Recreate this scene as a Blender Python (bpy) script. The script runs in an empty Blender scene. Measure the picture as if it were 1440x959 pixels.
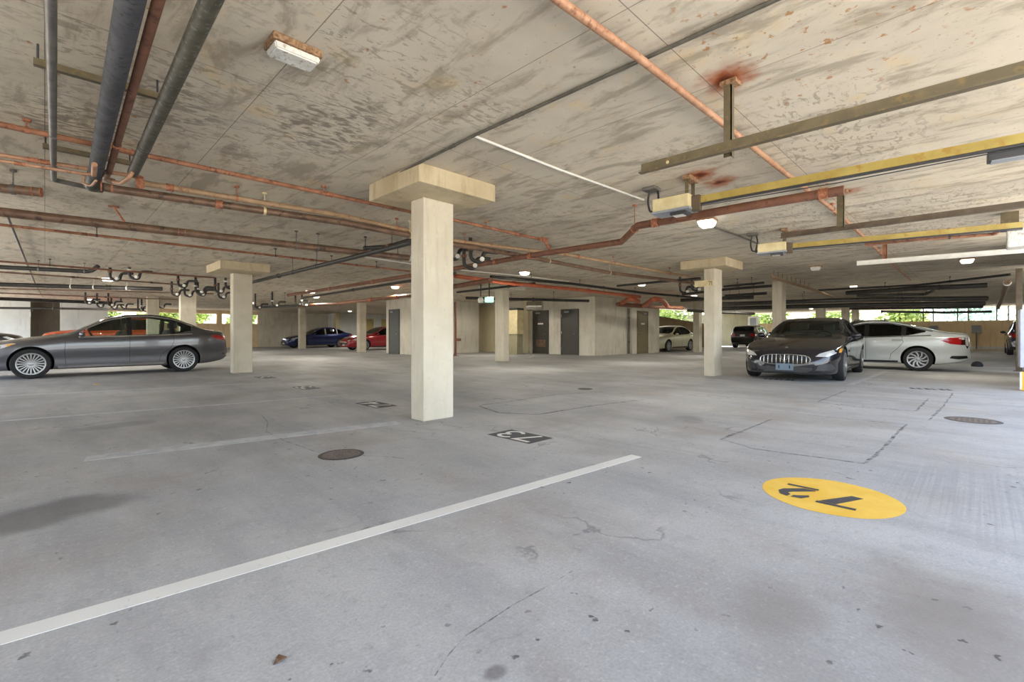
import bpy, bmesh, math, random
from mathutils import Vector, Matrix, geometry
from mathutils.bvhtree import BVHTree
random.seed(7)
C = bpy.context.scene.collection
R2 = math.sqrt(2.0)
F, CX, HY = 657.0, 720.0, 470.0      # focal length in pixels, principal column, horizon row (1440x959)
CEIL = 2.77                          # height of the slab underside; the camera stands 1 m above the floor

# ---------------------------------------------------------------- placing
# x runs along the stall lines, y along the row of columns; the camera looks along the diagonal
def world(cx, d, z=0.0):
    return Vector(((cx + d) / R2, (d - cx) / R2, z))
def fl(px, py, z=0.0):               # the point at height z seen at (px, py)
    d = F * (1.0 - z) / (py - HY)
    return world((px - CX) / F * d, d, z)
def cl(px, py, drop=0.0):
    return fl(px, py, CEIL - drop)
def dep(px, py, d):                  # the point at depth d seen at (px, py)
    return world((px - CX) / F * d, d, 1.0 + (HY - py) * d / F)

# ---------------------------------------------------------------- materials
def srgb(r, g, b):
    def f(c):
        c /= 255.0
        return c / 12.92 if c <= 0.04045 else ((c + 0.055) / 1.055) ** 2.4
    return (f(r), f(g), f(b), 1.0)
class NT:
    def __init__(self, name):
        self.m = bpy.data.materials.new(name); self.m.use_nodes = True
        self.t = self.m.node_tree; self.n = self.t.nodes; self.l = self.t.links
        self.b = self.n['Principled BSDF']
        self.tc = None
    def node(self, typ, **kw):
        n = self.n.new(typ)
        for k, v in kw.items():
            if k in n.inputs: self.put(n.inputs[k], v)
            else: setattr(n, k, v)
        return n
    def put(self, sock, v):
        if isinstance(v, bpy.types.NodeSocket): self.l.new(v, sock)
        else: sock.default_value = v
    def obj(self):
        if not self.tc: self.tc = self.n.new('ShaderNodeTexCoord')
        return self.tc.outputs['Object']
    def pos(self):
        return self.n.new('ShaderNodeNewGeometry').outputs['Position']
    def mapped(self, vec, scale=(1,1,1), rot=(0,0,0), loc=(0,0,0)):
        m = self.n.new('ShaderNodeMapping'); self.l.new(vec, m.inputs['Vector'])
        m.inputs['Scale'].default_value = scale; m.inputs['Rotation'].default_value = rot; m.inputs['Location'].default_value = loc
        return m.outputs['Vector']
    def noise(self, vec, scale, detail=4, rough=0.55, dist=0.0):
        n = self.n.new('ShaderNodeTexNoise'); self.l.new(vec, n.inputs['Vector'])
        n.inputs['Scale'].default_value = scale; n.inputs['Detail'].default_value = detail
        n.inputs['Roughness'].default_value = rough; n.inputs['Distortion'].default_value = dist
        return n.outputs['Fac']
    def ramp(self, fac, stops):
        r = self.n.new('ShaderNodeValToRGB'); self.l.new(fac, r.inputs['Fac'])
        e = r.color_ramp.elements
        while len(e) < len(stops): e.new(0.5)
        for k, (p, c) in enumerate(stops):
            e[k].position = p; e[k].color = c if len(c) == 4 else (*c, 1)
        return r.outputs['Color']
    def step(self, fac, a, b, lo=0.0, hi=1.0):
        m = self.n.new('ShaderNodeMapRange'); self.l.new(fac, m.inputs['Value'])
        m.interpolation_type = 'SMOOTHSTEP'
        for k, v in (('From Min', a), ('From Max', b), ('To Min', lo), ('To Max', hi)): m.inputs[k].default_value = v
        return m.outputs['Result']
    def math(self, op, a, b=None, clamp=False):
        m = self.n.new('ShaderNodeMath'); m.operation = op; m.use_clamp = clamp
        self.put(m.inputs[0], a)
        if b is not None: self.put(m.inputs[1], b)
        return m.outputs[0]
    def mix(self, fac, a, b, blend='MIX'):
        m = self.n.new('ShaderNodeMix'); m.data_type = 'RGBA'; m.blend_type = blend
        self.put(m.inputs['Factor'], fac); self.put(m.inputs['A'], a) if False else None
        self.put(m.inputs[6], a); self.put(m.inputs[7], b)
        return m.outputs[2]
    def bump(self, h, strength=0.3, dist=0.01):
        b = self.n.new('ShaderNodeBump'); self.l.new(h, b.inputs['Height'])
        b.inputs['Strength'].default_value = strength; b.inputs['Distance'].default_value = dist
        self.l.new(b.outputs['Normal'], self.b.inputs['Normal'])
    def set(self, color=None, rough=None, metal=None, **kw):
        if color is not None: self.put(self.b.inputs['Base Color'], color)
        if rough is not None: self.put(self.b.inputs['Roughness'], rough)
        if metal is not None: self.put(self.b.inputs['Metallic'], metal)
        for k, v in kw.items(): self.put(self.b.inputs[k.replace('_', ' ')], v)
        return self.m

def worn(name, c1, c2, rough=0.6, metal=0.0, scale=6.0, lo=0.38, hi=0.62, c3=None):
    t = NT(name); v = t.obj()
    col = t.ramp(t.noise(v, scale, 6, 0.6), [(lo, c1), (hi, c2)])
    if c3:
        col = t.mix(t.step(t.noise(t.mapped(v, loc=(3, 7, 1)), scale * 2.7, 5, 0.65), 0.54, 0.66), col, c3)
    t.bump(t.noise(v, scale * 12, 3), 0.15, 0.004)
    return t.set(col, rough, metal)
def plain(name, c, rough=0.5, metal=0.0, coat=0.0):
    t = NT(name); v = t.obj()
    k = t.noise(v, 9, 3)
    col = t.mix(t.step(k, 0.3, 0.75), tuple(x * 0.86 for x in c[:3]) + (1,), c)
    t.set(col, rough, metal)
    t.b.inputs['Coat Weight'].default_value = coat; t.b.inputs['Coat Roughness'].default_value = 0.04
    return t.m
def car_paint(name, c, metal=0.5, rough=0.32):
    t = NT(name); v = t.obj()
    fl_ = t.noise(v, 900, 1)
    col = t.mix(t.step(fl_, 0.35, 0.7), tuple(x * 0.88 for x in c[:3]) + (1,), c)
    dust = t.step(t.noise(v, 2.5, 5), 0.4, 0.75, 0.0, 0.02)
    col = t.mix(dust, col, srgb(150, 145, 135))
    t.set(col, rough, metal)
    t.b.inputs['Coat Weight'].default_value = 1.0; t.b.inputs['Coat Roughness'].default_value = 0.05
    return t.m
def glass(name, tint, gl=0.06):
    m = bpy.data.materials.new(name); m.use_nodes = True
    n = m.node_tree.nodes; l = m.node_tree.links
    n.remove(n['Principled BSDF'])
    tr = n.new('ShaderNodeBsdfTransparent'); tr.inputs['Color'].default_value = (*tint, 1)
    g = n.new('ShaderNodeBsdfGlossy'); g.inputs['Roughness'].default_value = 0.03; g.inputs['Color'].default_value = (0.95, 1, 0.98, 1)
    fr = n.new('ShaderNodeFresnel'); fr.inputs['IOR'].default_value = 1.5
    mx = n.new('ShaderNodeMixShader')
    l.new(fr.outputs[0], mx.inputs[0]); l.new(tr.outputs[0], mx.inputs[1]); l.new(g.outputs[0], mx.inputs[2])
    l.new(mx.outputs[0], n['Material Output'].inputs['Surface'])
    return m
def emit(name, c, s):
    t = NT(name); t.set(c, 0.4)
    t.b.inputs['Emission Color'].default_value = c; t.b.inputs['Emission Strength'].default_value = s
    return t.m

# stains with an outline of their own: (x, y, radius along, radius across, turn, strength)
def spots(t, pos, lst, soft=0.55, warp=0.25, wscale=3.0):
    tot = None
    nz = t.n.new('ShaderNodeTexNoise'); t.l.new(pos, nz.inputs['Vector']); nz.inputs['Scale'].default_value = wscale; nz.inputs['Detail'].default_value = 5
    sub = t.node('ShaderNodeVectorMath', operation='SUBTRACT'); t.l.new(nz.outputs['Color'], sub.inputs[0]); sub.inputs[1].default_value = (0.5, 0.5, 0.5)
    for (x, y, ra, rb, ang, st) in lst:
        sc = t.node('ShaderNodeVectorMath', operation='SCALE'); t.l.new(sub.outputs[0], sc.inputs[0]); sc.inputs['Scale'].default_value = warp * 4 * min(ra, rb)
        ad = t.node('ShaderNodeVectorMath', operation='ADD'); t.l.new(pos, ad.inputs[0]); t.l.new(sc.outputs[0], ad.inputs[1])
        v0 = t.mapped(ad.outputs[0], loc=(-x, -y, 0))
        v1 = t.mapped(v0, rot=(0, 0, -ang))
        v2 = t.mapped(v1, scale=(1 / ra, 1 / rb, 0))
        ln = t.node('ShaderNodeVectorMath', operation='LENGTH'); t.l.new(v2, ln.inputs[0])
        f = t.step(ln.outputs['Value'], soft, 1.0, st, 0.0)
        tot = f if tot is None else t.math('MAXIMUM', tot, f)
    return tot

M = {}
# floor slab: pale bluish concrete, swept along the aisle, with oil stains
t = NT('floor_concrete'); p = t.pos()
base = t.ramp(t.noise(p, 0.55, 6, 0.6), [(0.32, srgb(164, 165, 166)), (0.5, srgb(182, 182, 182)), (0.7, srgb(196, 195, 192))])
st = t.mapped(p, scale=(1.6, 0.35, 1), rot=(0, 0, math.radians(-90)))
base = t.mix(t.step(t.noise(st, 1.3, 6, 0.65), 0.40, 0.70, 0.0, 0.62), base, srgb(148, 148, 150))
base = t.mix(t.step(t.noise(t.mapped(p, loc=(11, 3, 0)), 0.9, 5, 0.6), 0.48, 0.72, 0.0, 0.65), base, srgb(158, 150, 142))
base = t.mix(t.step(t.noise(p, 14, 6, 0.7), 0.54, 0.72, 0.0, 0.45), base, srgb(136, 135, 134))
base = t.mix(t.step(t.noise(p, 90, 3, 0.7), 0.35, 0.7, 0.0, 0.30), base, srgb(118, 119, 122))
base = t.mix(t.step(t.noise(t.mapped(p, loc=(4, 1, 0)), 38, 5, 0.75), 0.52, 0.70, 0.0, 0.34), base, srgb(214, 214, 212))
base = t.mix(t.step(t.noise(t.mapped(p, loc=(1, 8, 0)), 5, 7, 0.72), 0.52, 0.68, 0.0, 0.38), base, srgb(150, 149, 150))
q1 = fl(82, 718); q2 = fl(165, 598); q3 = fl(970, 590); q4 = fl(1360, 880); q5 = fl(1090, 860); q6 = fl(695, 945); q7 = fl(1230, 640); q8 = fl(1180, 700)
dk = spots(t, p, [(q1.x, q1.y, 0.50, 0.33, 0.15, 0.62), (q2.x, q2.y, 0.5, 0.25, 0, 0.3), (q3.x, q3.y, 0.35, 0.22, 0.6, 0.32), (q6.x, q6.y, 0.05, 0.04, 0, 0.6)], 0.45)
base = t.mix(dk, base, srgb(88, 84, 86))
br = spots(t, p, [(q4.x, q4.y, 0.8, 0.65, 0.5, 0.7), (q5.x, q5.y, 0.4, 0.28, 0.3, 0.5), (1.55, 0.35, 0.7, 0.5, 0.4, 0.3)], 0.1)
base = t.mix(br, base, srgb(126, 116, 106))
q9 = fl(1400, 705)
stp = t.noise(t.mapped(p, scale=(0.5, 42, 1)), 1.0, 2, 0.5)
bm_ = spots(t, p, [(q9.x, q9.y, 1.3, 0.8, 0.2, 0.45)], 0.1)
base = t.mix(t.math('MULTIPLY', t.step(stp, 0.42, 0.58), bm_), base, srgb(140, 141, 146))
# small oil drips, dense near the parking stall by the cabinet
dr = t.math('MULTIPLY', t.step(t.noise(p, 15, 3, 0.55), 0.66, 0.71), t.step(t.noise(p, 0.8, 3), 0.44, 0.60))
base = t.mix(t.math('MULTIPLY', dr, 0.8), base, srgb(66, 62, 60))
# hairline cracks and flaking
vo = t.n.new('ShaderNodeTexVoronoi'); vo.feature = 'DISTANCE_TO_EDGE'; vo.inputs['Scale'].default_value = 0.55
wv = t.n.new('ShaderNodeTexNoise'); t.l.new(p, wv.inputs['Vector']); wv.inputs['Scale'].default_value = 2.2; wv.inputs['Detail'].default_value = 6
av = t.node('ShaderNodeVectorMath', operation='ADD'); t.l.new(p, av.inputs[0]); t.l.new(wv.outputs['Color'], av.inputs[1]); t.l.new(av.outputs[0], vo.inputs['Vector'])
crk = t.math('MULTIPLY', t.step(vo.outputs['Distance'], 0.0, 0.012, 1.0, 0.0), t.step(t.noise(p, 1.1, 4), 0.52, 0.62))
base = t.mix(t.math('MULTIPLY', crk, 0.55), base, srgb(98, 98, 102))
t.bump(t.noise(p, 60, 5, 0.7), 0.12, 0.004)
M['floor'] = t.set(base, t.step(t.noise(p, 1.2, 4), 0.3, 0.7, 0.55, 0.8)); t.b.inputs['Specular IOR Level'].default_value = 0.35

# slab underside: board-marked beige concrete with sheet joints, release-oil blotches and rust
t = NT('ceiling_concrete'); p = t.pos()
bk = t.n.new('ShaderNodeTexBrick'); t.l.new(t.mapped(p, loc=(0.89, 0.0, 0), rot=(0, 0, -math.pi / 2)), bk.inputs['Vector'])
bk.offset = 0.0; bk.inputs['Scale'].default_value = 1.0; bk.inputs['Brick Width'].default_value = 2.24; bk.inputs['Row Height'].default_value = 1.12
bk.inputs['Mortar Size'].default_value = 0.0035; bk.inputs['Mortar Smooth'].default_value = 0.3; bk.inputs['Bias'].default_value = 0.0
bk.inputs['Color1'].default_value = (0.0, 0, 0, 1); bk.inputs['Color2'].default_value = (1, 1, 1, 1); bk.inputs['Mortar'].default_value = (0.5, 0.5, 0.5, 1)
base = t.ramp(t.noise(p, 0.8, 6, 0.6), [(0.3, srgb(192, 182, 164)), (0.55, srgb(214, 204, 184)), (0.75, srgb(226, 214, 190))])
base = t.mix(t.math('MULTIPLY', bk.outputs['Color'], 0.30), base, srgb(190, 184, 174))
base = t.mix(t.step(t.noise(t.mapped(p, loc=(5, 2, 0)), 2.2, 5, 0.6), 0.55, 0.75, 0.0, 0.6), base, srgb(218, 192, 140))
# smears: short strokes, only inside some sheets
sm = t.noise(t.mapped(p, scale=(0.42, 1.0, 1), rot=(0, 0, math.radians(35))), 17, 6, 0.62, 0.9)
area = t.math('MULTIPLY', t.step(t.noise(p, 0.42, 3, 0.5), 0.44, 0.58), t.step(bk.outputs['Color'], 0.2, 0.7, 0.45, 1.0))
base = t.mix(t.math('MULTIPLY', t.step(sm, 0.54, 0.59), t.math('MULTIPLY', area, 0.55)), base, srgb(136, 123, 105))
sm2 = t.noise(t.mapped(p, scale=(1.0, 0.33, 1)), 5, 6, 0.66, 0.4)
base = t.mix(t.step(sm2, 0.48, 0.64, 0.0, 0.62), base, srgb(146, 134, 116))
a1 = cl(120, 180); a2 = cl(460, 185); a3 = cl(230, 150); a4 = cl(650, 200)
lp = spots(t, p, [(a1.x, a1.y, 0.6, 0.9, 0, 0.85), (a2.x, a2.y, 0.55, 0.9, 0.0, 0.85), (a3.x, a3.y, 0.5, 0.8, 0, 0.8)], 0.4, 0.35)
base = t.mix(t.math('MULTIPLY', lp, t.step(sm, 0.47, 0.55, 0.0, 0.8)), base, srgb(134, 125, 112))
base = t.mix(t.step(t.noise(p, 26, 3, 0.6), 0.64, 0.72, 0.0, 0.5), base, srgb(120, 108, 92))
rs = t.math('MULTIPLY', t.step(t.noise(t.mapped(p, loc=(2, 9, 0)), 9, 3, 0.6), 0.66, 0.72), t.step(t.noise(p, 0.5, 2), 0.42, 0.55))
base = t.mix(t.math('MULTIPLY', rs, 0.75), base, srgb(168, 108, 52))
q0 = cl(1150, 50); rs2 = t.math('MULTIPLY', t.step(t.noise(t.mapped(p, loc=(7, 3, 0)), 13, 3, 0.6), 0.60, 0.68), spots(t, p, [(q0.x, q0.y, 1.5, 1.0, -0.4, 0.8)], 0.3))
base = t.mix(rs2, base, srgb(172, 116, 60))
rl = []
for (px, py, r, s) in ((1022, 110, 0.30, 1.0), (985, 246, 0.32, 0.95), (1012, 256, 0.30, 0.9), (1190, 270, 0.26, 0.85), (1122, 326, 0.30, 0.8), (1270, 338, 0.4, 0.8)):
    q = cl(px, py); rl.append((q.x, q.y, r, r * 0.75, 0.6, s))
base = t.mix(spots(t, p, rl, 0.15, 0.3, 7.0), base, srgb(160, 82, 40))
rl2 = [(x, y, r * 0.38, rb * 0.38, a, 0.9) for (x, y, r, rb, a, s) in rl]
base = t.mix(spots(t, p, rl2, 0.2, 0.3, 7.0), base, srgb(86, 42, 26))
base = t.mix(t.math('MULTIPLY', t.step(bk.outputs['Fac'], 0.0, 0.6), 0.75), base, srgb(112, 102, 90))
t.bump(t.math('ADD', t.noise(p, 22, 4), t.math('MULTIPLY', bk.outputs['Fac'], -1.0)), 0.2, 0.004)
M['ceiling'] = t.set(base, 0.85); t.b.inputs['Specular IOR Level'].default_value = 0.2

def concrete(name, a, b, c, sc=1.0):
    t = NT(name); p = t.pos()
    col = t.ramp(t.noise(p, 1.6 * sc, 6, 0.6), [(0.3, a), (0.68, b)])
    col = t.mix(t.step(t.noise(t.mapped(p, scale=(5, 5, 0.7)), 1.4, 5, 0.6), 0.5, 0.72, 0.0, 0.45), col, c)
    col = t.mix(t.step(t.noise(p, 30, 3, 0.7), 0.62, 0.72, 0.0, 0.4), col, c)
    col = t.mix(t.step(t.noise(p, 7, 4, 0.7), 0.66, 0.72, 0.0, 0.55), col, srgb(226, 222, 208))
    t.bump(t.noise(p, 40, 4, 0.7), 0.2, 0.004)
    return t.set(col, 0.85)
M['column'] = concrete('column_concrete', srgb(196, 186, 166), srgb(216, 208, 190), srgb(170, 154, 124))
M['capital'] = concrete('capital_concrete', srgb(178, 162, 130), srgb(208, 194, 164), srgb(142, 120, 82))
M['wall'] = concrete('wall_concrete', srgb(196, 190, 174), srgb(222, 216, 202), srgb(160, 152, 136), 0.6)
M['wall_white'] = concrete('pale_wall', srgb(206, 208, 206), srgb(226, 228, 226), srgb(180, 182, 180), 0.6)
M['wall_dull'] = concrete('dull_wall', srgb(140, 134, 108), srgb(164, 156, 128), srgb(110, 104, 84), 0.6)
M['wall_tan'] = concrete('tan_wall', srgb(222, 198, 156), srgb(238, 218, 182), srgb(186, 150, 104), 0.6)
M['wall_brown'] = concrete('ramp_wall', srgb(132, 110, 82), srgb(152, 130, 100), srgb(110, 90, 66), 0.6)
M['panel_beige'] = concrete('beige_panel', srgb(206, 194, 160), srgb(220, 208, 176), srgb(190, 174, 136), 0.6)
M['asphalt'] = concrete('drive', srgb(206, 198, 182), srgb(214, 206, 190), srgb(190, 182, 166), 0.4)
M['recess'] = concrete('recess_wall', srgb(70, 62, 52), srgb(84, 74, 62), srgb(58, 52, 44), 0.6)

M['copper'] = worn('copper_pipe', srgb(166, 122, 94), srgb(190, 148, 118), 0.5, 0.1, 7, c3=srgb(140, 98, 74))
M['rust_red'] = worn('red_oxide_pipe', srgb(112, 74, 56), srgb(130, 88, 66), 0.65, 0.0, 5, c3=srgb(94, 62, 50))
M['rust_thin'] = worn('rusty_pipe', srgb(142, 92, 66), srgb(172, 120, 90), 0.65, 0.05, 6, c3=srgb(108, 68, 52))
M['orange'] = worn('orange_red_pipe', srgb(168, 84, 54), srgb(184, 100, 68), 0.5, 0.0, 5)
M['rust_orange'] = worn('rusty_fitting', srgb(146, 90, 62), srgb(188, 126, 96), 0.7, 0.0, 30, c3=srgb(100, 60, 44))
M['iron'] = worn('brown_iron', srgb(106, 82, 66), srgb(132, 104, 84), 0.45, 0.15, 4, c3=srgb(80, 62, 52))
M['tan_pipe'] = worn('tan_pipe', srgb(158, 128, 98), srgb(178, 148, 116), 0.55, 0.05, 5, c3=srgb(140, 100, 74))
M['insul'] = worn('black_insulation', srgb(62, 62, 68), srgb(82, 82, 88), 0.75, 0, 9, c3=srgb(50, 52, 48))
M['insul2'] = worn('dark_tape_wrap', srgb(64, 62, 52), srgb(86, 82, 68), 0.6, 0, 12, c3=srgb(112, 112, 104))
M['black'] = worn('black_pipe', srgb(36, 34, 32), srgb(52, 49, 46), 0.5, 0, 8)
M['galv'] = worn('grey_conduit', srgb(104, 100, 96), srgb(128, 124, 118), 0.5, 0.35, 8)
M['dark_conduit'] = worn('dark_conduit', srgb(84, 80, 72), srgb(100, 96, 86), 0.55, 0.1, 8)
M['white'] = plain('white_plastic', srgb(232, 230, 222), 0.45)
M['steel_brown'] = worn('olive_steel', srgb(98, 88, 66), srgb(114, 102, 78), 0.5, 0.1, 6, c3=srgb(126, 106, 70))
M['steel_dark'] = worn('dark_steel', srgb(84, 72, 58), srgb(104, 90, 74), 0.5, 0.2, 6)
M['yellow'] = worn('yellow_steel', srgb(160, 138, 66), srgb(178, 158, 86), 0.5, 0, 3, c3=srgb(160, 128, 58))
M['cream'] = worn('cream_metal', srgb(206, 190, 142), srgb(222, 208, 166), 0.5, 0, 6)
M['bluegrey'] = plain('blue_grey_plastic', srgb(152, 158, 164), 0.4)
M['charcoal'] = plain('charcoal_metal', srgb(62, 62, 64), 0.45)
M['lit'] = emit('lit_diffuser', (1.0, 0.97, 0.9, 1), 2.2)
M['fill_lit'] = emit('fill_lamp_diffuser', (1.0, 0.95, 0.86, 1), 0.55)  # dim glow of the added fill lamps only
M['lens'] = worn('clear_lens', srgb(214, 212, 204), srgb(232, 230, 222), 0.3, 0, 14, c3=srgb(170, 160, 140))
M['lamp_rust'] = worn('rusted_rim', srgb(120, 84, 58), srgb(168, 138, 104), 0.8, 0, 40)
M['exit'] = emit('green_sign', (0.35, 0.8, 0.55, 1), 0.8)
M['duct'] = plain('duct_metal', srgb(196, 192, 182), 0.25, 0.9)
M['door_dark'] = plain('dark_door', srgb(70, 66, 60), 0.5)
M['door_grey'] = plain('grey_door', srgb(86, 88, 86), 0.5)
M['door_olive'] = plain('olive_door', srgb(120, 108, 78), 0.5)
M['door_yellow'] = plain('yellow_door', srgb(196, 180, 120), 0.5)
M['frame'] = plain('door_frame', srgb(204, 200, 188), 0.5)
M['paint_white'] = None
t = NT('worn_white_paint'); p = t.pos()
w = t.step(t.noise(p, 16, 6, 0.7), 0.60, 0.70, 0.0, 0.7)
col = t.mix(t.step(t.noise(p, 1.4, 3), 0.3, 0.7), srgb(216, 215, 210), srgb(228, 226, 220))
M['paint_white'] = t.set(t.mix(w, col, srgb(176, 177, 178)), 0.7)
t = NT('faded_white_paint'); p = t.pos()
w = t.step(t.noise(p, 7, 6, 0.7), 0.44, 0.58, 0.15, 1.0)
M['paint_faded'] = t.set(t.mix(w, srgb(196, 198, 198), srgb(176, 178, 182)), 0.75)
t = NT('yellow_paint'); p = t.pos()
col = t.mix(t.step(t.noise(p, 5, 5, 0.6), 0.35, 0.65), srgb(234, 186, 62), srgb(240, 198, 84))
M['paint_yellow'] = t.set(t.mix(t.step(t.noise(p, 40, 3, 0.7), 0.66, 0.72, 0, 0.6), col, srgb(190, 160, 90)), 0.7)
t = NT('black_paint'); p = t.pos()
M['paint_black'] = t.set(t.mix(t.step(t.noise(p, 25, 4, 0.7), 0.58, 0.72, 0, 0.55), srgb(66, 66, 70), srgb(120, 120, 122)), 0.7)
t = NT('saw_cut_tar'); p = t.pos()
tr = t.n.new('ShaderNodeBsdfTransparent'); mx = t.n.new('ShaderNodeMixShader')
t.l.new(t.step(t.noise(p, 13, 6, 0.75), 0.42, 0.64, 0.03, 0.45), mx.inputs[0]); t.l.new(tr.outputs[0], mx.inputs[1]); t.l.new(t.b.outputs[0], mx.inputs[2])
t.l.new(mx.outputs[0], t.n['Material Output'].inputs['Surface']); M['tar'] = t.set(srgb(104, 104, 106), 0.85)
M['manhole'] = worn('iron_cover', srgb(104, 94, 88), srgb(132, 120, 112), 0.7, 0.2, 30, c3=srgb(80, 72, 68))
M['manhole_ring'] = worn('iron_ring', srgb(70, 66, 64), srgb(92, 86, 82), 0.7, 0.2, 30)
M['rubber'] = plain('tyre_rubber', srgb(34, 34, 36), 0.75)
M['alloy'] = plain('alloy', srgb(176, 176, 178), 0.3, 0.75)
M['dark_trim'] = plain('black_trim', srgb(24, 24, 26), 0.4)
M['well'] = plain('arch_liner', srgb(20, 20, 20), 0.9)
M['inside'] = plain('cabin_lining', srgb(112, 106, 98), 0.9)
M['seat'] = plain('seat_cloth', srgb(120, 122, 118), 0.9)
M['chrome'] = plain('chrome', srgb(220, 220, 220), 0.12, 1.0)
M['glass'] = glass('clear_tint_glass', (0.78, 0.86, 0.82))
M['glass_dark'] = glass('privacy_glass', (0.06, 0.07, 0.08))
M['headlamp'] = plain('headlamp_lens', srgb(214, 218, 222), 0.15, 0.3, 1.0)
M['amber'] = plain('amber_lens', srgb(232, 160, 50), 0.2, 0, 1.0)
M['red_lens'] = plain('red_lens', srgb(176, 22, 20), 0.15, 0, 1.0)
M['red_dark'] = plain('dark_red_lens', srgb(70, 12, 14), 0.15, 0, 1.0)
M['plate'] = plain('plate', srgb(226, 226, 222), 0.4)
M['plate_blue'] = plain('blank_plate', srgb(116, 136, 152), 0.4)
M['leaf'] = worn('foliage_green', srgb(96, 124, 48), srgb(164, 182, 92), 0.7, 0, 1.2, c3=srgb(196, 206, 130))
M['leaf2'] = worn('foliage_bluegreen', srgb(110, 140, 120), srgb(170, 196, 184), 0.7, 0, 0.8, c3=srgb(206, 220, 214))
M['bark'] = worn('bark', srgb(88, 72, 56), srgb(116, 98, 78), 0.9, 0, 6)
M['sign_blue'] = plain('sign_face', srgb(198, 204, 224), 0.4)

# ---------------------------------------------------------------- mesh helpers
def obj(name, bm, m, parent=None, smooth=None):
    me = bpy.data.meshes.new(name)
    bmesh.ops.recalc_face_normals(bm, faces=bm.faces)
    bm.to_mesh(me); bm.free()
    ms = m if isinstance(m, (list, tuple)) else [m]
    for x in ms: me.materials.append(x)
    if smooth is not None:
        for f in me.polygons: f.use_smooth = True
        me.set_sharp_from_angle(angle=math.radians(smooth))
    o = bpy.data.objects.new(name, me); C.objects.link(o)
    if parent is not None:
        o.parent = parent
    return o
def tag(o, label, cat, group=None, kind=None):
    o['label'] = label; o['category'] = cat
    if group: o['group'] = group
    if kind: o['kind'] = kind
    return o
def struct(o):
    o['kind'] = 'structure'; return o
def thing(name, label, cat, loc=(0, 0, 0), rotz=0.0, group=None):
    o = bpy.data.objects.new(name, None); C.objects.link(o)
    o.empty_display_size = 0.2
    o.location = loc; o.rotation_euler = (0, 0, rotz)
    return tag(o, label, cat, group)
def add_box(bm, lo, hi, mi=0, bev=0.0, rot=None):
    x0, y0, z0 = lo; x1, y1, z1 = hi
    co = [(x0, y0, z0), (x1, y0, z0), (x1, y1, z0), (x0, y1, z0), (x0, y0, z1), (x1, y0, z1), (x1, y1, z1), (x0, y1, z1)]
    vs = [bm.verts.new(c) for c in co]
    fs = [bm.faces.new([vs[i] for i in q]) for q in ((3, 2, 1, 0), (4, 5, 6, 7), (0, 1, 5, 4), (1, 2, 6, 5), (2, 3, 7, 6), (3, 0, 4, 7))]
    for f in fs: f.material_index = mi
    if bev > 0:
        es = list({e for f in fs for e in f.edges})
        r = bmesh.ops.bevel(bm, geom=es, offset=bev, segments=2, affect='EDGES', profile=0.6)
        vs = list({v for f in r['faces'] for v in f.verts} | {v for v in vs if v.is_valid})
    if rot is not None:
        for v in vs: v.co = rot @ v.co
    return vs
def bx(lo, hi, bev=0.0):
    bm = bmesh.new(); add_box(bm, lo, hi, 0, bev); return bm
def frame_for(d):
    d = d.normalized(); up = Vector((0, 0, 1)) if abs(d.z) < 0.95 else Vector((1, 0, 0))
    a = d.cross(up).normalized(); b = a.cross(d).normalized(); return a, b
def add_tube(bm, pts, r, n=14, mi=0, cap=True):
    pts = [Vector(p) for p in pts]
    rs = r if isinstance(r, (list, tuple)) else [r] * len(pts)
    rings = []
    a = None
    for i, p in enumerate(pts):
        d0 = (pts[i] - pts[i - 1]).normalized() if i > 0 else None
        d1 = (pts[i + 1] - pts[i]).normalized() if i < len(pts) - 1 else None
        d = d1 if d0 is None else d0 if d1 is None else (d0 + d1)
        if d.length < 1e-6: d = d1
        d = d.normalized()
        if a is None: a, b = frame_for(d)
        else:
            a = (a - d * a.dot(d))
            if a.length < 1e-4: a, b = frame_for(d)
            a.normalize(); b = a.cross(d).normalized()
        k = 1.0
        if d0 is not None and d1 is not None:
            k = min(1.6, 1.0 / max(0.5, math.cos(d0.angle(d1) / 2)))
        ring = []
        for j in range(n):
            t_ = 2 * math.pi * j / n
            ring.append(bm.verts.new(p + (a * math.cos(t_) + b * math.sin(t_)) * rs[i] * (k if False else 1.0)))
        rings.append(ring)
    for i in range(len(rings) - 1):
        for j in range(n):
            f = bm.faces.new((rings[i][j], rings[i][(j + 1) % n], rings[i + 1][(j + 1) % n], rings[i + 1][j])); f.material_index = mi
    if cap:
        f = bm.faces.new(rings[0][::-1]); f.material_index = mi
        f = bm.faces.new(rings[-1]); f.material_index = mi
def tube(pts, r, n=14):
    bm = bmesh.new(); add_tube(bm, pts, r, n); return bm
def rounded(pts, rad, k=5):            # a polyline with its corners rounded
    pts = [Vector(p) for p in pts]; out = [pts[0]]
    for i in range(1, len(pts) - 1):
        a, b, c = pts[i - 1], pts[i], pts[i + 1]
        r = min(rad, (a - b).length * 0.45, (c - b).length * 0.45)
        p = b + (a - b).normalized() * r; q = b + (c - b).normalized() * r
        for j in range(k + 1):
            s = j / k; out.append((1 - s) ** 2 * p + 2 * s * (1 - s) * b + s * s * q)
    out.append(pts[-1]); return out
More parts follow.
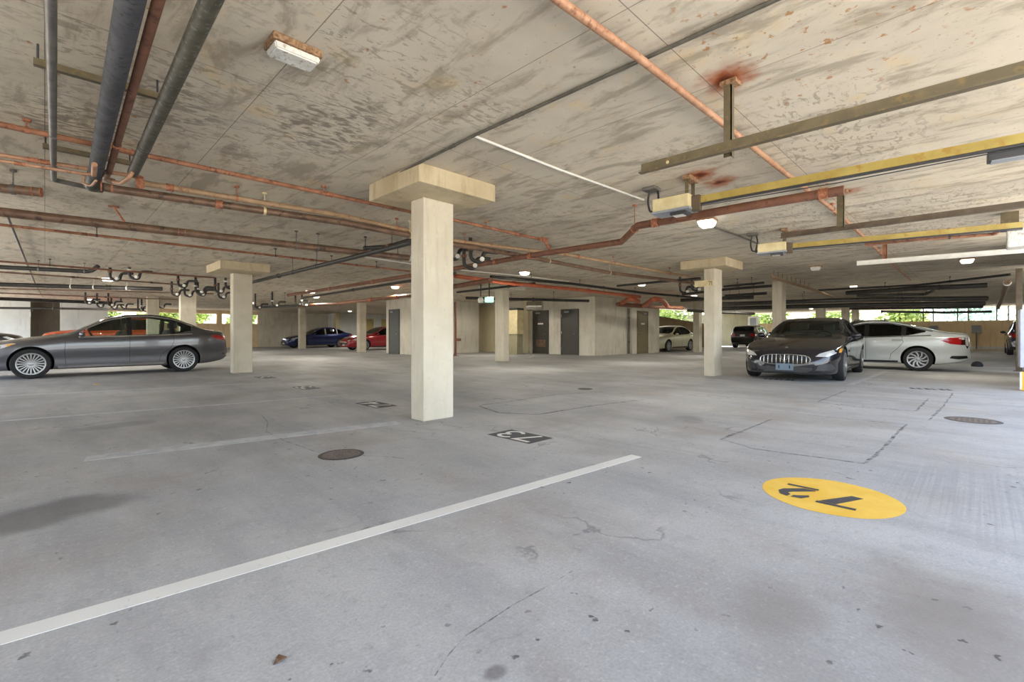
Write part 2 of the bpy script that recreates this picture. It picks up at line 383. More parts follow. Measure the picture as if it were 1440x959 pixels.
def add_lathe(bm, prof, n=32, mi=0, mat=None, close=False):
    rings = []
    for (r, h) in prof:
        ring = []
        for j in range(n):
            t_ = 2 * math.pi * j / n
            v = Vector((r * math.cos(t_), r * math.sin(t_), h))
            ring.append(bm.verts.new(mat @ v if mat else v))
        rings.append(ring)
    m_ = len(rings)
    for i in range(m_ if close else m_ - 1):
        for j in range(n):
            f = bm.faces.new((rings[i][j], rings[i][(j + 1) % n], rings[(i + 1) % m_][(j + 1) % n], rings[(i + 1) % m_][j])); f.material_index = mi
    if not close:
        for ring in (rings[0], rings[-1]):
            f = bm.faces.new(ring); f.material_index = mi
def add_prism(bm, poly, z0, z1, mi=0):
    lo = [bm.verts.new((x, y, z0)) for x, y in poly]; hi = [bm.verts.new((x, y, z1)) for x, y in poly]
    n = len(poly)
    for f in [bm.faces.new(lo[::-1]), bm.faces.new(hi)] + [bm.faces.new((lo[i], lo[(i + 1) % n], hi[(i + 1) % n], hi[i])) for i in range(n)]:
        f.material_index = mi
def bar(a, b, w, h, up=Vector((0, 0, 1))):     # a straight bar of rectangular section
    a, b = Vector(a), Vector(b); d = (b - a).normalized()
    s = d.cross(up).normalized(); u = s.cross(d).normalized()
    bm = bmesh.new()
    co = [a + s * x * w / 2 + u * y * h / 2 for x, y in ((-1, -1), (1, -1), (1, 1), (-1, 1))] + [b + s * x * w / 2 + u * y * h / 2 for x, y in ((-1, -1), (1, -1), (1, 1), (-1, 1))]
    vs = [bm.verts.new(c) for c in co]
    for q in ((0, 1, 2, 3), (7, 6, 5, 4), (0, 4, 5, 1), (1, 5, 6, 2), (2, 6, 7, 3), (3, 7, 4, 0)): bm.faces.new([vs[i] for i in q])
    return bm
def add_bar(bm, a, b, w, h):
    b2 = bar(a, b, w, h); me = bpy.data.meshes.new('tmp'); b2.to_mesh(me); b2.free(); bm.from_mesh(me); bpy.data.meshes.remove(me)
def shift(bm, v):
    for x in bm.verts: x.co -= v
    return bm
# ================================================================ the building
def slab(name, poly, z0, z1, m):
    bm = bmesh.new(); add_prism(bm, poly, z0, z1); return struct(obj(name, bm, m))
slab('floor', [(-5, -1.2), (17.5, -1.2), (17.5, -12), (47, -12), (47, 45), (-5, 45)], -0.2, 0.0, M['floor'])
slab('ceiling', [(-4, -1.0), (17.5, -1.0), (17.5, -12), (44, -12), (44, 16), (25, 16), (25, 41.5), (-4, 41.5)], CEIL, CEIL + 0.25, M['ceiling'])
slab('ground', [(-70, -60), (120, -60), (120, 120), (-70, 120)], -0.45, -0.2, M['asphalt'])

def wallbox(name, lo, hi, m, parent=None):
    return struct(obj(name, bx(lo, hi), m, parent))
TOP = CEIL - 0.001
# far left: pale wall with a dark recess, then a grey stretch, then a parapet with a strip of daylight
wallbox('wall_left', (-4, 36.0, 0), (-0.55, 36.3, TOP), M['wall_white'])
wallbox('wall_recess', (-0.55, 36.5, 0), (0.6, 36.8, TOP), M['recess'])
wallbox('wall_left_return', (0.6, 36.0, 0), (2.6, 36.3, TOP), M['wall_white'])
wallbox('wall_parapet', (2.6, 40.0, 0), (11.8, 40.25, 1.80), M['wall_tan'])
wallbox('wall_parapet_head', (2.6, 40.0, 2.50), (11.8, 40.25, TOP), M['wall_tan'])
wallbox('trim_1', (9.0, 39.9, 1.80), (9.35, 40.25, 2.50), M['wall_tan'])
wallbox('wall_back', (11.8, 40.0, 0), (17.9, 40.3, TOP), M['wall'])
wallbox('wall_back_white', (17.4, 38.0, 0), (27.0, 38.3, TOP), M['wall_white'])
wallbox('wall_back_return', (17.4, 38.3, 0), (17.9, 40.0, TOP), M['wall_white'])
wallbox('wall_east', (25.0, 22.6, 0), (25.3, 38.0, TOP), M['wall'])
wallbox('wall_core_rear', (24.2, 22.3, 0), (25.3, 22.6, TOP), M['wall'])
# core with the plant-room doors
wallbox('wall_core', (18.05, 12.6, 0), (24.2, 22.6, TOP), M['wall'])
wallbox('wall_core_pilaster', (20.9, 12.35, 0), (23.3, 12.6, TOP), M['wall'])
wallbox('wall_block', (12.7, 19.6, 0), (17.0, 22.05, TOP), M['wall'])
wallbox('trim_2', (17.95, 16.75, 0), (18.05, 17.05, TOP), M['panel_beige'])
wallbox('wall_panel', (17.9, 18.9, 0), (18.05, 20.9, 2.55), M['panel_beige'])
# ramp wall with a sloping top
bm = bmesh.new()
lo = [bm.verts.new(v) for v in ((24.2, 15.0, 0), (37.0, 15.0, 0), (37.0, 15.0, 1.75), (24.2, 15.0, 2.45))]
hi = [bm.verts.new(v) for v in ((24.2, 15.25, 0), (37.0, 15.25, 0), (37.0, 15.25, 1.75), (24.2, 15.25, 2.45))]
bm.faces.new(lo); bm.faces.new(hi[::-1])
for i in range(4): bm.faces.new((lo[i], lo[(i + 1) % 4], hi[(i + 1) % 4], hi[i]))
struct(obj('wall_ramp', bm, M['wall_brown']))
# far right
wallbox('wall_right_dull', (42.0, 13.6, 0), (42.3, 22.0, TOP), M['wall_dull'])
wallbox('wall_light_blocker', (-4.3, 2.5, 0), (-4.0, 8.0, TOP), M['wall'])  # unseen wall, added to keep daylight off the big column's left face
wallbox('wall_bay_darkener', (17.5, -12.3, 0), (42.3, -12.0, TOP), M['wall_dull'])  # unseen wall, added to close off daylight and darken the right-hand bays
wallbox('wall_right', (42.0, -12.0, 0), (42.3, 13.6, 1.87), M['wall_tan'])
wallbox('trim_3', (41.96, -12.0, 0.05), (42.0, 13.6, 0.22), M['wall_white'])
# closed fronts of the stalls further along, and the slab edge over the open ones
wallbox('wall_front', (12.9, -1.05, 0), (17.5, -0.9, TOP), M['charcoal'])

def door(name, origin, along, w, h, m, sign=False, sheet=False):
    """a flush steel door; origin = foot of its edge on the wall, along = unit vector on the wall, normal points to the viewer"""
    o = Vector(origin); a = Vector(along)
    n = Vector((-abs(a.y), -abs(a.x), 0))
    def P(s, t_, z): v = o + a * s + n * t_; return Vector((v.x, v.y, z))
    def slabm(s0, s1, t0, t1, z0, z1):
        bm = bmesh.new(); vs = add_box(bm, (0, 0, 0), (1, 1, 1))
        for v in vs: v.co = P(s0 + (s1 - s0) * v.co.x, t0 + (t1 - t0) * v.co.y, z0 + (z1 - z0) * v.co.z)
        return bm
    root = struct(obj(name, slabm(0.06, w - 0.06, 0.005, 0.05, 0.01, h - 0.06), m))
    fr = bmesh.new()
    for q in ((0, 0.06, 0, 0.07, 0, h), (w - 0.06, w, 0, 0.07, 0, h), (0.06, w - 0.06, 0, 0.07, h - 0.06, h)):
        b2 = slabm(*q); me = bpy.data.meshes.new('t'); b2.to_mesh(me); b2.free(); fr.from_mesh(me); bpy.data.meshes.remove(me)
    obj('door_frame', fr, m, root)
    obj('handle', tube(rounded([P(0.14, 0.05, 1.02), P(0.14, 0.11, 1.02), P(0.27, 0.11, 1.02)], 0.02), 0.012, 10), M['duct'], root, 40)
    cb = slabm(w * 0.5, w * 0.78, 0.05, 0.11, h - 0.17, h - 0.10)
    obj('closer', cb, M['bluegrey'], root)
    for z in (0.25, 1.05, 1.85):
        obj('hinge', slabm(w - 0.075, w - 0.045, 0.05, 0.078, z, z + 0.1), M['duct'], root)
    if sign: obj('notice', slabm(w * 0.32, w * 0.66, 0.05, 0.056, 1.50, 1.58), M['white'], root)
    if sheet: obj('kick_panel', slabm(w * 0.18, w * 0.78, 0.05, 0.056, 0.36, 0.72), M['iron'], root)
    return root
door('door_1', (18.05, 15.41, 0), (0, 1, 0), 1.06, 2.22, M['door_dark'], sign=True, sheet=True)
door('door_2', (18.05, 13.53, 0), (0, 1, 0), 1.06, 2.22, M['door_dark'])
door('door_3', (21.35, 12.35, 0), (1, 0, 0), 1.05, 2.2, M['door_olive'], sign=True)
door('door_4', (12.7, 20.72, 0), (0, 1, 0), 0.98, 2.28, M['door_grey'])
for k, (x, w) in enumerate(((19.6, 1.0), (21.4, 0.95), (22.9, 0.95))):
    door('door_%d' % (5 + k), (x, 38.0, 0), (1, 0, 0), w, 2.35, M['door_yellow'])
# door seam of the beige panel: a flush leaf with its knob
obj('knob', shift(bx((17.84, 20.74, 0.98), (17.9, 20.80, 1.04), 0.01), Vector((0, 0, 0))), M['charcoal'], bpy.data.objects['wall_panel'])

# ---------------------------------------------------------------- columns
def column(lo, hi, label, cap=None, cap_z=2.57, m='column', capm='capital'):
    c = ((lo[0] + hi[0]) / 2, (lo[1] + hi[1]) / 2, 0)
    t_ = thing('concrete_column', label, 'column', c, 0, 'concrete columns of the garage')
    top = cap_z if cap else TOP
    bm = bx((lo[0] - c[0], lo[1] - c[1], 0), (hi[0] - c[0], hi[1] - c[1], top), 0.012)
    obj('shaft', bm, M[m], t_)
    if cap:
        bm = bx((cap[0] - c[0], cap[1] - c[1], cap_z), (cap[2] - c[0], cap[3] - c[1], TOP), 0.008)
        obj('capital', bm, M[capm], t_)
    return t_
column((3.06, 4.49), (3.49, 4.75), 'large square concrete column with spread capital in the middle of the open floor', (2.71, 4.06, 3.78, 5.10))
column((3.41, 13.5), (3.86, 13.78), 'concrete column with capital just behind the tail of the grey sedan', (2.95, 12.75, 4.05, 14.1))
cR = column((11.25, 4.45), (11.72, 4.70), 'concrete column with capital beside the black sedan, cream number board on it', (10.95, 4.08, 12.05, 5.15))
column((11.85, 12.3), (12.14, 12.75), 'slim concrete column under a pale slab cap before the dark plant-room doors', (11.3, 11.9, 12.6, 13.1), 2.62, capm='wall')
column((12.35, 24.3), (12.75, 24.65), 'concrete column standing in front of the red car')
column((12.4, 33.0), (12.8, 33.35), 'concrete column standing in front of the dark blue sedan')
column((16.9, 37.3), (17.25, 37.7), 'yellowish concrete column against the back wall behind the dark blue sedan', m='panel_beige')
column((3.45, 20.3), (3.93, 20.6), 'concrete column rising above the rear roof of the grey sedan')
column((3.4, 27.6), (3.85, 27.95), 'farthest short concrete column above the roof of the grey sedan, by the parapet')
column((17.2, 4.6), (17.65, 4.9), 'concrete column right behind the roof of the black sedan')
column((26.6, 5.3), (27.0, 5.65), 'concrete column second in the row behind the black sedan')
column((33.2, 5.4), (33.6, 5.75), 'concrete column third in the row behind the black sedan')
column((38.6, 5.75), (39.0, 6.1), 'concrete column last in the row behind the black sedan, near the open strip')
column((25.7, 11.0), (26.1, 11.35), 'shaded concrete column beside the cream sedan')
# number board on the right-hand column
p = Vector((11.25, 4.45, 0))
nb = thing('number_board', 'cream stall board marked 71 strapped to the column beside the black sedan', 'sign', (11.235, 4.58, 2.22))
obj('board', bx((-0.014, -0.12, -0.075), (0.014, 0.34, 0.075), 0.004), M['cream'], nb)
def strokes(lines, w):
    bm = bmesh.new()
    for n_, ln in enumerate(lines):
        P = [Vector((*q, 0)) for q in ln]; zz = 0.0006 * n_
        ends = (P[1] - P[0]).normalized() * w * 0.3, (P[-1] - P[-2]).normalized() * w * 0.3
        P[0] = P[0] - ends[0]; P[-1] = P[-1] + ends[1]
        rows = []
        for k, q in enumerate(P):
            d0 = (q - P[k - 1]).normalized() if k else (P[1] - q).normalized()
            d1 = (P[k + 1] - q).normalized() if k < len(P) - 1 else d0
            t_ = (d0 + d1); t_ = t_.normalized() if t_.length > 1e-3 else d0
            s = Vector((-t_.y, t_.x, 0)) * (w / 2 / max(0.45, t_.dot(d0)))
            rows.append([bm.verts.new(q + s * e + Vector((0, 0, z))) for e in (-1, 1) for z in (0, 0.002 + zz)])
        for a, b in zip(rows[:-1], rows[1:]):
            for q in ((0, 1), (1, 3), (3, 2), (2, 0)): bm.faces.new((a[q[0]], a[q[1]], b[q[1]], b[q[0]]))
        bm.faces.new([rows[0][k] for k in (0, 1, 3, 2)]); bm.faces.new([rows[-1][k] for k in (0, 2, 3, 1)])
    return bm
D7 = [[(0.02, 0.97), (0.95, 0.97)], [(0.92, 0.86), (0.42, 0.02)]]
D1 = [[(0.2, 0.8), (0.5, 0.97), (0.5, 0.03)]]
def glyph(g, ox, oy, w, h): return [[(ox + x * w, oy + y * h) for x, y in ln] for ln in g]
bm = strokes(glyph(D7, 0.0, 0, 0.05, 0.09) + glyph(D1, 0.055, 0, 0.05, 0.09), 0.012)
mt = Matrix(((0, 0, -1, -0.0145), (-1, 0, 0, 0.0), (0, 1, 0, -0.045), (0, 0, 0, 1)))
for v in bm.verts: v.co = mt @ v.co
obj('number', bm, M['charcoal'], nb)

# ================================================================ painted floor
def flat(name, poly, m, z=0.0015, parent=None):
    bm = bmesh.new(); add_prism(bm, [(q[0], q[1]) for q in poly], -0.0005 if parent is None else z - 0.0008, z)
    return obj(name, bm, m, parent)
def line_quad(a, b, wa, wb, m, label):
    a, b = Vector(a), Vector(b); d = (b - a); d.z = 0; d.normalize(); s = Vector((-d.y, d.x, 0))
    o = flat('stall_line', [a - s * wa / 2, b - s * wb / 2, b + s * wb / 2, a + s * wa / 2], m)
    return tag(o, label, 'painted line', 'stall lines on the floor')
A0, A1 = fl(0, 898), fl(895, 641); d = (A1 - A0).normalized()
line_quad(A0 - d * 0.9, A1, 0.098, 0.098, M['paint_white'], 'bold white stall line crossing the near floor, ending by the yellow disc')
A0, A1 = fl(0, 592), fl(490, 555); d = (A1 - A0).normalized()
line_quad(A0 - d * 2, A1, 0.10, 0.10, M['paint_faded'], 'thin worn white line second from the grey sedan, ending short of the column')
A0, A1 = fl(0, 557), fl(395, 537); d = (A1 - A0).normalized()
line_quad(A0 - d * 2, A1, 0.10, 0.10, M['paint_faded'], 'thin worn white line closest alongside the grey sedan')
A0, A1 = fl(120, 645), fl(560, 594)
line_quad(A0, A1, 0.20, 0.20, M['paint_faded'], 'faded broad pale line running to the foot of the big column')
A0, A1 = fl(1196, 541), fl(1246, 522)
line_quad(A0, A1, 0.11, 0.11, M['paint_faded'], 'short pale line between the black sedan and the white sedan')
A0, A1 = fl(687, 501), fl(700, 496)
line_quad(fl(744, 503), fl(752, 499), 0.12, 0.12, M['paint_faded'], 'short faint mark on the floor before the first plant-room door')

def text_on_floor(lines, w, o, m, parent, z=0.003, name='digit'):
    """strokes written in (x, y) laid down so that the text reads along +y with its top towards -x"""
    bm = strokes(lines, w)
    for v in bm.verts: v.co = Vector((o[0] - v.co.y, o[1] + v.co.x, z + v.co.z * 0.3))
    return obj(name, bm, m, parent)
# the yellow disc with 72
dc = fl(1166, 697)
disc = thing('stall_disc', 'yellow painted disc with black stencilled 72 on the bare concrete', 'floor marking', (dc.x, dc.y, 0))
poly = [(0.365 * math.cos(a) * (1 + 0.006 * math.sin(7 * a)), 0.365 * math.sin(a) * (1 + 0.006 * math.cos(5 * a))) for a in [2 * math.pi * k / 64 for k in range(64)]]
flat('disc', poly, M['paint_yellow'], 0.0015, disc)
def disc_bm(lines, w): return lines
H, Wd = 0.275, 0.175
ox, oy = 3.517 - dc.x, 0.505 - dc.y
# the 7: thin bar on top, thick stroke below it, a gap between them
text_on_floor([[(0.0, H - 0.016), (Wd, H - 0.016)]], 0.034, (ox, oy), M['paint_black'], disc)
bm = bmesh.new(); add_prism(bm, [(-0.01, 0.01), (0.05, 0.0), (Wd, H - 0.040), (Wd - 0.085, H - 0.040)], 0, 0.001)
for v in bm.verts: v.co = Vector((ox - v.co.y, oy + v.co.x, 0.003 + v.co.z * 0.3))
obj('digit', bm, M['paint_black'], disc)
o2 = oy + Wd + 0.055
text_on_floor([[(0.0, 0.016), (Wd * 0.9, 0.016)]], 0.032, (ox, o2), M['paint_black'], disc)
bm = bmesh.new()
cu = [(0.0, 0.045), (0.07, 0.045), (0.16, 0.135), (0.175, 0.19), (0.15, 0.255), (0.105, H), (0.098, H - 0.05), (0.118, 0.20), (0.10, 0.165), (0.0, 0.06)]
add_prism(bm, cu, 0, 0.001)
for v in bm.verts: v.co = Vector((ox - v.co.y, o2 + v.co.x, 0.003 + v.co.z * 0.3))
obj('digit', bm, M['paint_black'], disc)
bm = bmesh.new(); add_prism(bm, [(0.085, H), (0.03, H - 0.01), (0.0, H - 0.07), (0.01, H - 0.10), (0.06, H - 0.055), (0.08, H - 0.045)], 0, 0.001)
for v in bm.verts: v.co = Vector((ox - v.co.y, o2 + v.co.x, 0.003 + v.co.z * 0.3))
obj('digit', bm, M['paint_black'], disc)

def plate_number(x0, x1, y0, y1, digs, label, m='paint_black', lm='paint_white'):
    c = ((x0 + x1) / 2, (y0 + y1) / 2, 0)
    r = thing('stall_number', label, 'floor marking', c, 0, 'black number plates painted on the floor')
    flat('ground_square', [(x0 - c[0], y0 - c[1]), (x1 - c[0], y0 - c[1]), (x1 - c[0], y1 - c[1]), (x0 - c[0], y1 - c[1])], M[m], 0.0015, r)
    h = (x1 - x0) * 0.80; w = (y1 - y0) * 0.33
    for k, g in enumerate(digs):
        text_on_floor(glyph(g, 0, 0, w, h), 0.042, (h / 2, -(y1 - y0) / 2 + (y1 - y0) * (0.10 + 0.46 * k)), M[lm], r)
    return r
def arc(cx, cy, rx, ry, a0, a1, n=10): return [(cx + rx * math.cos(math.radians(a0 + (a1 - a0) * k / n)), cy + ry * math.sin(math.radians(a0 + (a1 - a0) * k / n))) for k in range(n + 1)]
S7 = [[(0.02, 0.95), (0.98, 0.95), (0.35, 0.02)]]
S3 = [arc(0.45, 0.74, 0.42, 0.24, 150, -80), arc(0.45, 0.27, 0.45, 0.27, 80, -150)]
S4 = [[(0.75, 0.02), (0.75, 0.97), (0.02, 0.32), (0.98, 0.32)]]
S5 = [[(0.92, 0.95), (0.12, 0.95), (0.1, 0.56), *arc(0.42, 0.32, 0.46, 0.30, 100, -140)]]
S6 = [[(0.8, 0.95), (0.2, 0.55), *arc(0.5, 0.28, 0.42, 0.28, 150, 510, 16)]]
plate_number(3.12, 3.46, 2.90, 3.47, (S7, S3), 'black painted plate with pale 73 on the floor near the big column')
plate_number(3.17, 3.49, 5.75, 6.39, (S7, S4), 'black painted plate with pale 74 just past the big column')
plate_number(3.30, 3.62, 8.6, 9.2, (S7, S5), 'worn dark plate with pale digits, third along from the yellow disc')
plate_number(3.45, 3.77, 11.4, 12.0, (S7, S6), 'worn dark plate by the foot of the column behind the grey sedan')
for (px0, px1, py, lab) in ((1278, 1340, 547, 'worn black stencil marks on the floor before the white sedan'), (1073, 1119, 533.5, 'worn black stencil marks on the floor before the black sedan')):
    a, b = fl(px0, py - 1), fl(px1, py + 1.5)
    c = (a + b) / 2; r = thing('stencil_marks', lab, 'floor marking', c, math.atan2(b.y - a.y, b.x - a.x))
    L = (b - a).length
    for k in range(6):
        x = -L / 2 + L * (k + 0.1) / 6; w = L / 6 * (0.78 if k % 2 == 0 else 0.6)
        flat('stroke', [(x, -0.11), (x + w, -0.13), (x + w * (1.0 if k % 3 else 0.7), 0.12), (x + w * 0.25, 0.13)], M['paint_black'], 0.002, r)

# saw-cut trench outlines sealed with tar
def cut(pts, w, label):
    bm = bmesh.new(); P = [fl(*q) for q in pts]
    lo = []
    W = []
    for a, b in zip(P[:-1], P[1:]):
        n = max(2, int((b - a).length / 0.12))
        for k in range(n): W.append(a.lerp(b, k / n))
    W.append(P[-1])
    L = []; Rr = []
    for k, q in enumerate(W):
        d = (W[min(k + 1, len(W) - 1)] - W[max(k - 1, 0)]); d.z = 0; d.normalize(); s = Vector((-d.y, d.x, 0))
        ww = w * random.uniform(0.5, 1.1) / 2; j = s * random.uniform(-0.008, 0.008)
        L.append(q + j + s * ww); Rr.append(q + j - s * ww)
    lv = [[bm.verts.new((v.x, v.y, z)) for v in (L if z_ == 0 else Rr)] for z_, z in ((0, 0.0012), (1, 0.0012))]
    for k in range(len(W) - 1): bm.faces.new((lv[0][k], lv[0][k + 1], lv[1][k + 1], lv[1][k]))
    r = bmesh.ops.extrude_face_region(bm, geom=bm.faces[:])
    for v in [g for g in r['geom'] if isinstance(g, bmesh.types.BMVert)]: v.co.z -= 0.0012
    return tag(obj('floor_joint', bm, M['tar']), label, 'floor joint', 'sealed cuts in the floor')
cut([(1085, 590), (1014, 618), (1060, 631), (1216, 652)], 0.035, 'tarred cut forming the near corner of the square patch behind the yellow disc')
cut([(1218, 651), (1240, 632), (1274, 597)], 0.03, 'tarred cut on the side of the square patch towards the round iron cover')
cut([(1274, 597), (1180, 588), (1105, 580)], 0.022, 'faint cut along the far side of the square patch behind the yellow disc')
cut([(1306, 591), (1322, 576), (1340, 553)], 0.03, 'tarred cut running up to the stencil marks before the white sedan')
cut([(1190, 549), (1150, 565), (1200, 572), (1288, 578), (1306, 560)], 0.03, 'tarred cut outlining the farther patch before the black sedan')
cut([(674, 571), (700, 580), (757, 583), (830, 571), (905, 562)], 0.05, 'dark curved joint outlining the patch between big column and plant rooms')
cut([(674, 570), (720, 564), (780, 555), (850, 551)], 0.04, 'dark joint closing the far side of the patch beyond the black 73 plate')
cut([(366, 583), (376, 592), (374, 607), (404, 621), (448, 636)], 0.016, 'crooked crack leading to the near round iron cover')
cut([(510, 641), (545, 642), (566, 645)], 0.022, 'short crack on the column side of the near iron cover')
cut([(805, 803), (720, 850), (655, 895), (610, 950)], 0.005, 'long hairline crack across the nearest floor')
def manhole(px, py, r, label):
    q = fl(px, py); t_ = thing('manhole_cover', label, 'manhole cover', (q.x, q.y, 0), 0, 'round iron covers in the floor')
    bm = bmesh.new(); add_lathe(bm, [(r * 0.86, 0), (r * 0.86, 0.004), (r, 0.003), (r * 1.04, 0)], 40); obj('ring', bm, M['manhole_ring'], t_)
    bm = bmesh.new(); add_lathe(bm, [(r * 0.85, 0), (r * 0.85, 0.003), (0.01, 0.0035), (0.005, 0)], 40)
    for k in range(9):
        for j in range(9):
            x, y = (k - 4) * r * 0.19, (j - 4) * r * 0.19
            if x * x + y * y < (r * 0.76) ** 2: add_box(bm, (x - r * 0.05, y - r * 0.05, 0.003), (x + r * 0.05, y + r * 0.05, 0.0055))
    obj('cover', bm, M['manhole'], t_)
manhole(480, 639, 0.175, 'round iron cover in the near floor by the big column')
manhole(823, 547, 0.13, 'small dark round cover beyond the black 73 plate')
manhole(1368, 591, 0.24, 'wide flush round cover before the white sedan')

# ================================================================ pipes under the slab
def along(pts, t_):
    seg = [(b - a).length for a, b in zip(pts[:-1], pts[1:])]; s = t_ * sum(seg)
    for k, L in enumerate(seg):
        if s <= L or k == len(seg) - 1: return pts[k].lerp(pts[k + 1], min(1, s / L)), (pts[k + 1] - pts[k]).normalized()
        s -= L
def pipe(name, label, cat, px, dia, m, z=2.6, rod=(), joint=(), clamp='charcoal', jm=None, bend=0.0, group=None, n=14, jr=1.28, jl=0.07):
    P = [fl(q[0], q[1], q[2] if len(q) > 2 else z) for q in px]
    r = dia / 2
    W = rounded(P, bend, 6) if bend else P
    if not rod and not joint:
        bm = tube(W, r, n); c = (P[0] + P[-1]) / 2
        o = obj(name, shift(bm, c), m, None, 45); o.location = c
        return tag(o, label, cat, group)
    c = (P[0] + P[-1]) / 2; t_ = thing(name, label, cat, c, 0, group)
    obj('pipe_run', shift(tube(W, r, n), c), m, t_, 45)
    for s in joint:
        q, d = along(P, s)
        bm = bmesh.new(); L = max(jl, r * 1.6)
        add_tube(bm, [q - d * L / 2, q - d * L * 0.36, q - d * L * 0.35, q + d * L * 0.35, q + d * L * 0.36, q + d * L / 2], [r * jr, r * jr, r * (jr - 0.12), r * (jr - 0.12), r * jr, r * jr], 16)
        obj('coupling', shift(bm, c), jm or m, t_, 40)
    for s in rod:
        q, d = along(P, s)
        bm = bmesh.new(); a = 0.014
        add_tube(bm, [q - d * a, q + d * a], r * 1.16, 16)
        top = Vector((q.x, q.y, CEIL))
        add_tube(bm, [q + Vector((0, 0, r)), top - Vector((0, 0, 0.012))], 0.006, 8)
        add_tube(bm, [top - Vector((0, 0, 0.02)), top - Vector((0, 0, 0.002))], 0.028, 10)
        obj('hanger', shift(bm, c), M[clamp], t_, 40)
    return t_
# three big runs overhead, upper left, held by two channel struts
pipe('insulated_pipe', 'thick black insulated pipe overhead, fattest of the three runs by the grey conduit', 'pipe', [(224, -200), (183.5, 0), (133, 250)], 0.112, M['insul'], 2.55, joint=(0.77,), jm=M['insul2'], jr=1.04, jl=0.03, n=24)
pipe('rusty_pipe', 'slim red-brown pipe overhead between the two dark insulated runs', 'pipe', [(286, -200), (223, 0), (153, 243)], 0.05, M['rust_red'], 2.56, joint=(0.78,), jm=M['rust_orange'], jr=1.25, jl=0.04)
pipe('wrapped_pipe', 'dark tape-wrapped pipe overhead, beside the slim red-brown run', 'pipe', [(386, -200), (297, 0), (187, 243)], 0.088, M['insul2'], 2.55, joint=(0.79,), jm=M['insul'], jr=1.06, jl=0.02, n=20)
pipe('grey_conduit', 'grey wrapped conduit dropping to a square bend beside the thick black pipe', 'conduit', [(65, -160), (71, 0), (75.5, 253), (122, 263)], 0.048, M['galv'], 2.58, joint=(0.62, 0.83), jm=M['galv'], jr=1.1, jl=0.03, bend=0.05)
def strut(p0, p1, z, label):
    a, b = fl(*p0, z), fl(*p1, z)
    c = (a + b) / 2; t_ = thing('channel_strut', label, 'support', c, 0, 'channel struts under the pipes')
    obj('channel', shift(bar(a, b, 0.041, 0.041), c), M['steel_brown'], t_)
    for s in (0.03, 0.97):
        q = a.lerp(b, s); obj('rod', shift(tube([q + Vector((0, 0, 0.021)), Vector((q.x, q.y, CEIL - 0.001))], 0.006, 8), c), M['charcoal'], t_)
strut((47, 86.5), (226, 137), 2.655, 'brown channel strut under the big pipes, nearer the square light')
strut((60, 205), (186, 230), 2.655, 'brown channel strut under the big pipes, by the copper bends')
# runs along the stalls
pipe('sprinkler_branch', 'slim rust-orange sprinkler pipe hugging the slab behind the big column capital', 'pipe', [(-60, 162), (0, 175), (480, 277), (577, 297.5), (637, 309), (762, 337)], 0.048, M['rust_thin'], 2.68, rod=(0.055, 0.42, 0.60, 0.80), joint=(0.16, 0.43, 0.9), jm=M['rust_orange'], clamp='rust_orange')
pipe('copper_pipe', 'pale copper pipe crossing under the thick black run, with a flanged union', 'pipe', [(-40, 211), (0, 218), (196, 249), (193, 262, 2.50)], 0.040, M['copper'], 2.58, rod=(0.1,), joint=(0.30, 0.37), jm=M['rust_orange'], bend=0.05, clamp='galv')
pipe('copper_pipe', 'bright orange copper pipe just under the pale copper one, turning up at the thick run', 'pipe', [(-40, 220), (0, 226), (128, 246), (134, 232, 2.58)], 0.030, M['copper'], 2.50, joint=(0.33,), jm=M['rust_orange'], bend=0.04)
pipe('copper_main', 'long tan copper pipe, upper of the pair running behind the big column', 'pipe', [(197, 257), (480, 303), (577, 325), (637, 338), (720, 349), (797, 358), (985, 392)], 0.066, M['tan_pipe'], 2.62, rod=(0.07, 0.24, 0.35, 0.5, 0.66, 0.86), joint=(0.02, 0.56), jm=M['rust_orange'], clamp='rust_orange')
pipe('drain_main', 'long brown iron pipe, lower of the pair starting at the copper bends', 'pipe', [(118, 258), (165, 266.5), (477, 312), (577, 331), (637, 343.5), (720, 357), (860, 384), (985, 399)], 0.088, M['iron'], 2.54, rod=(0.12, 0.27, 0.52, 0.7), joint=(0.085,), jm=M['rust_orange'], n=18, clamp='cream')
wp_ = pipe('waste_pipe', 'heavy brown waste pipe with a white end cap stopping before the big column', 'pipe', [(-60, 291), (0, 298), (350, 337.5), (577, 363)], 0.118, M['iron'], 2.52, rod=(0.64, 0.70, 0.955), joint=(0.37,), jm=M['rust_orange'], n=20, clamp='galv', jr=1.1)
q = fl(575, 362.6, 2.52); obj('end_cap', shift(tube([q, q + Vector((0.05, 0, 0))], 0.066, 18), Vector(wp_.location)), M['white'], wp_, 40)
pipe('waste_stub', 'short capped brown pipe end hung under the slab at the edge of view', 'pipe', [(-50, 258), (0, 264.5), (57, 270.5)], 0.098, M['iron'], 2.56, rod=(0.62,), joint=(0.95,), jm=M['rust_orange'], n=18, clamp='galv', jr=1.06)
pipe('sprinkler_branch', 'thin rust-red pipe under the heavy waste pipe', 'pipe', [(-50, 311), (0, 316), (170, 335), (360, 356.5), (577, 381.5)], 0.044, M['rust_thin'], 2.62, rod=(0.19, 0.56, 0.72, 0.87), joint=(0.17, 0.66, 0.8), jm=M['rust_red'])
pipe('sprinkler_branch', 'thin rust-red pipe crossing above the grey sedan, second below the waste pipe', 'pipe', [(-50, 364), (0, 367.5), (180, 381.5), (302, 390.5)], 0.046, M['rust_red'], 2.62, rod=(0.28,), joint=(0.36, 0.7), jm=M['rust_red'])
pipe('drain_branch', 'dark pipe with an upturned end above the roof of the grey sedan', 'pipe', [(-50, 372), (0, 375.5), (128, 382), (138, 374, 2.7)], 0.10, M['black'], 2.56, rod=(0.5, 0.85), bend=0.12, clamp='galv')
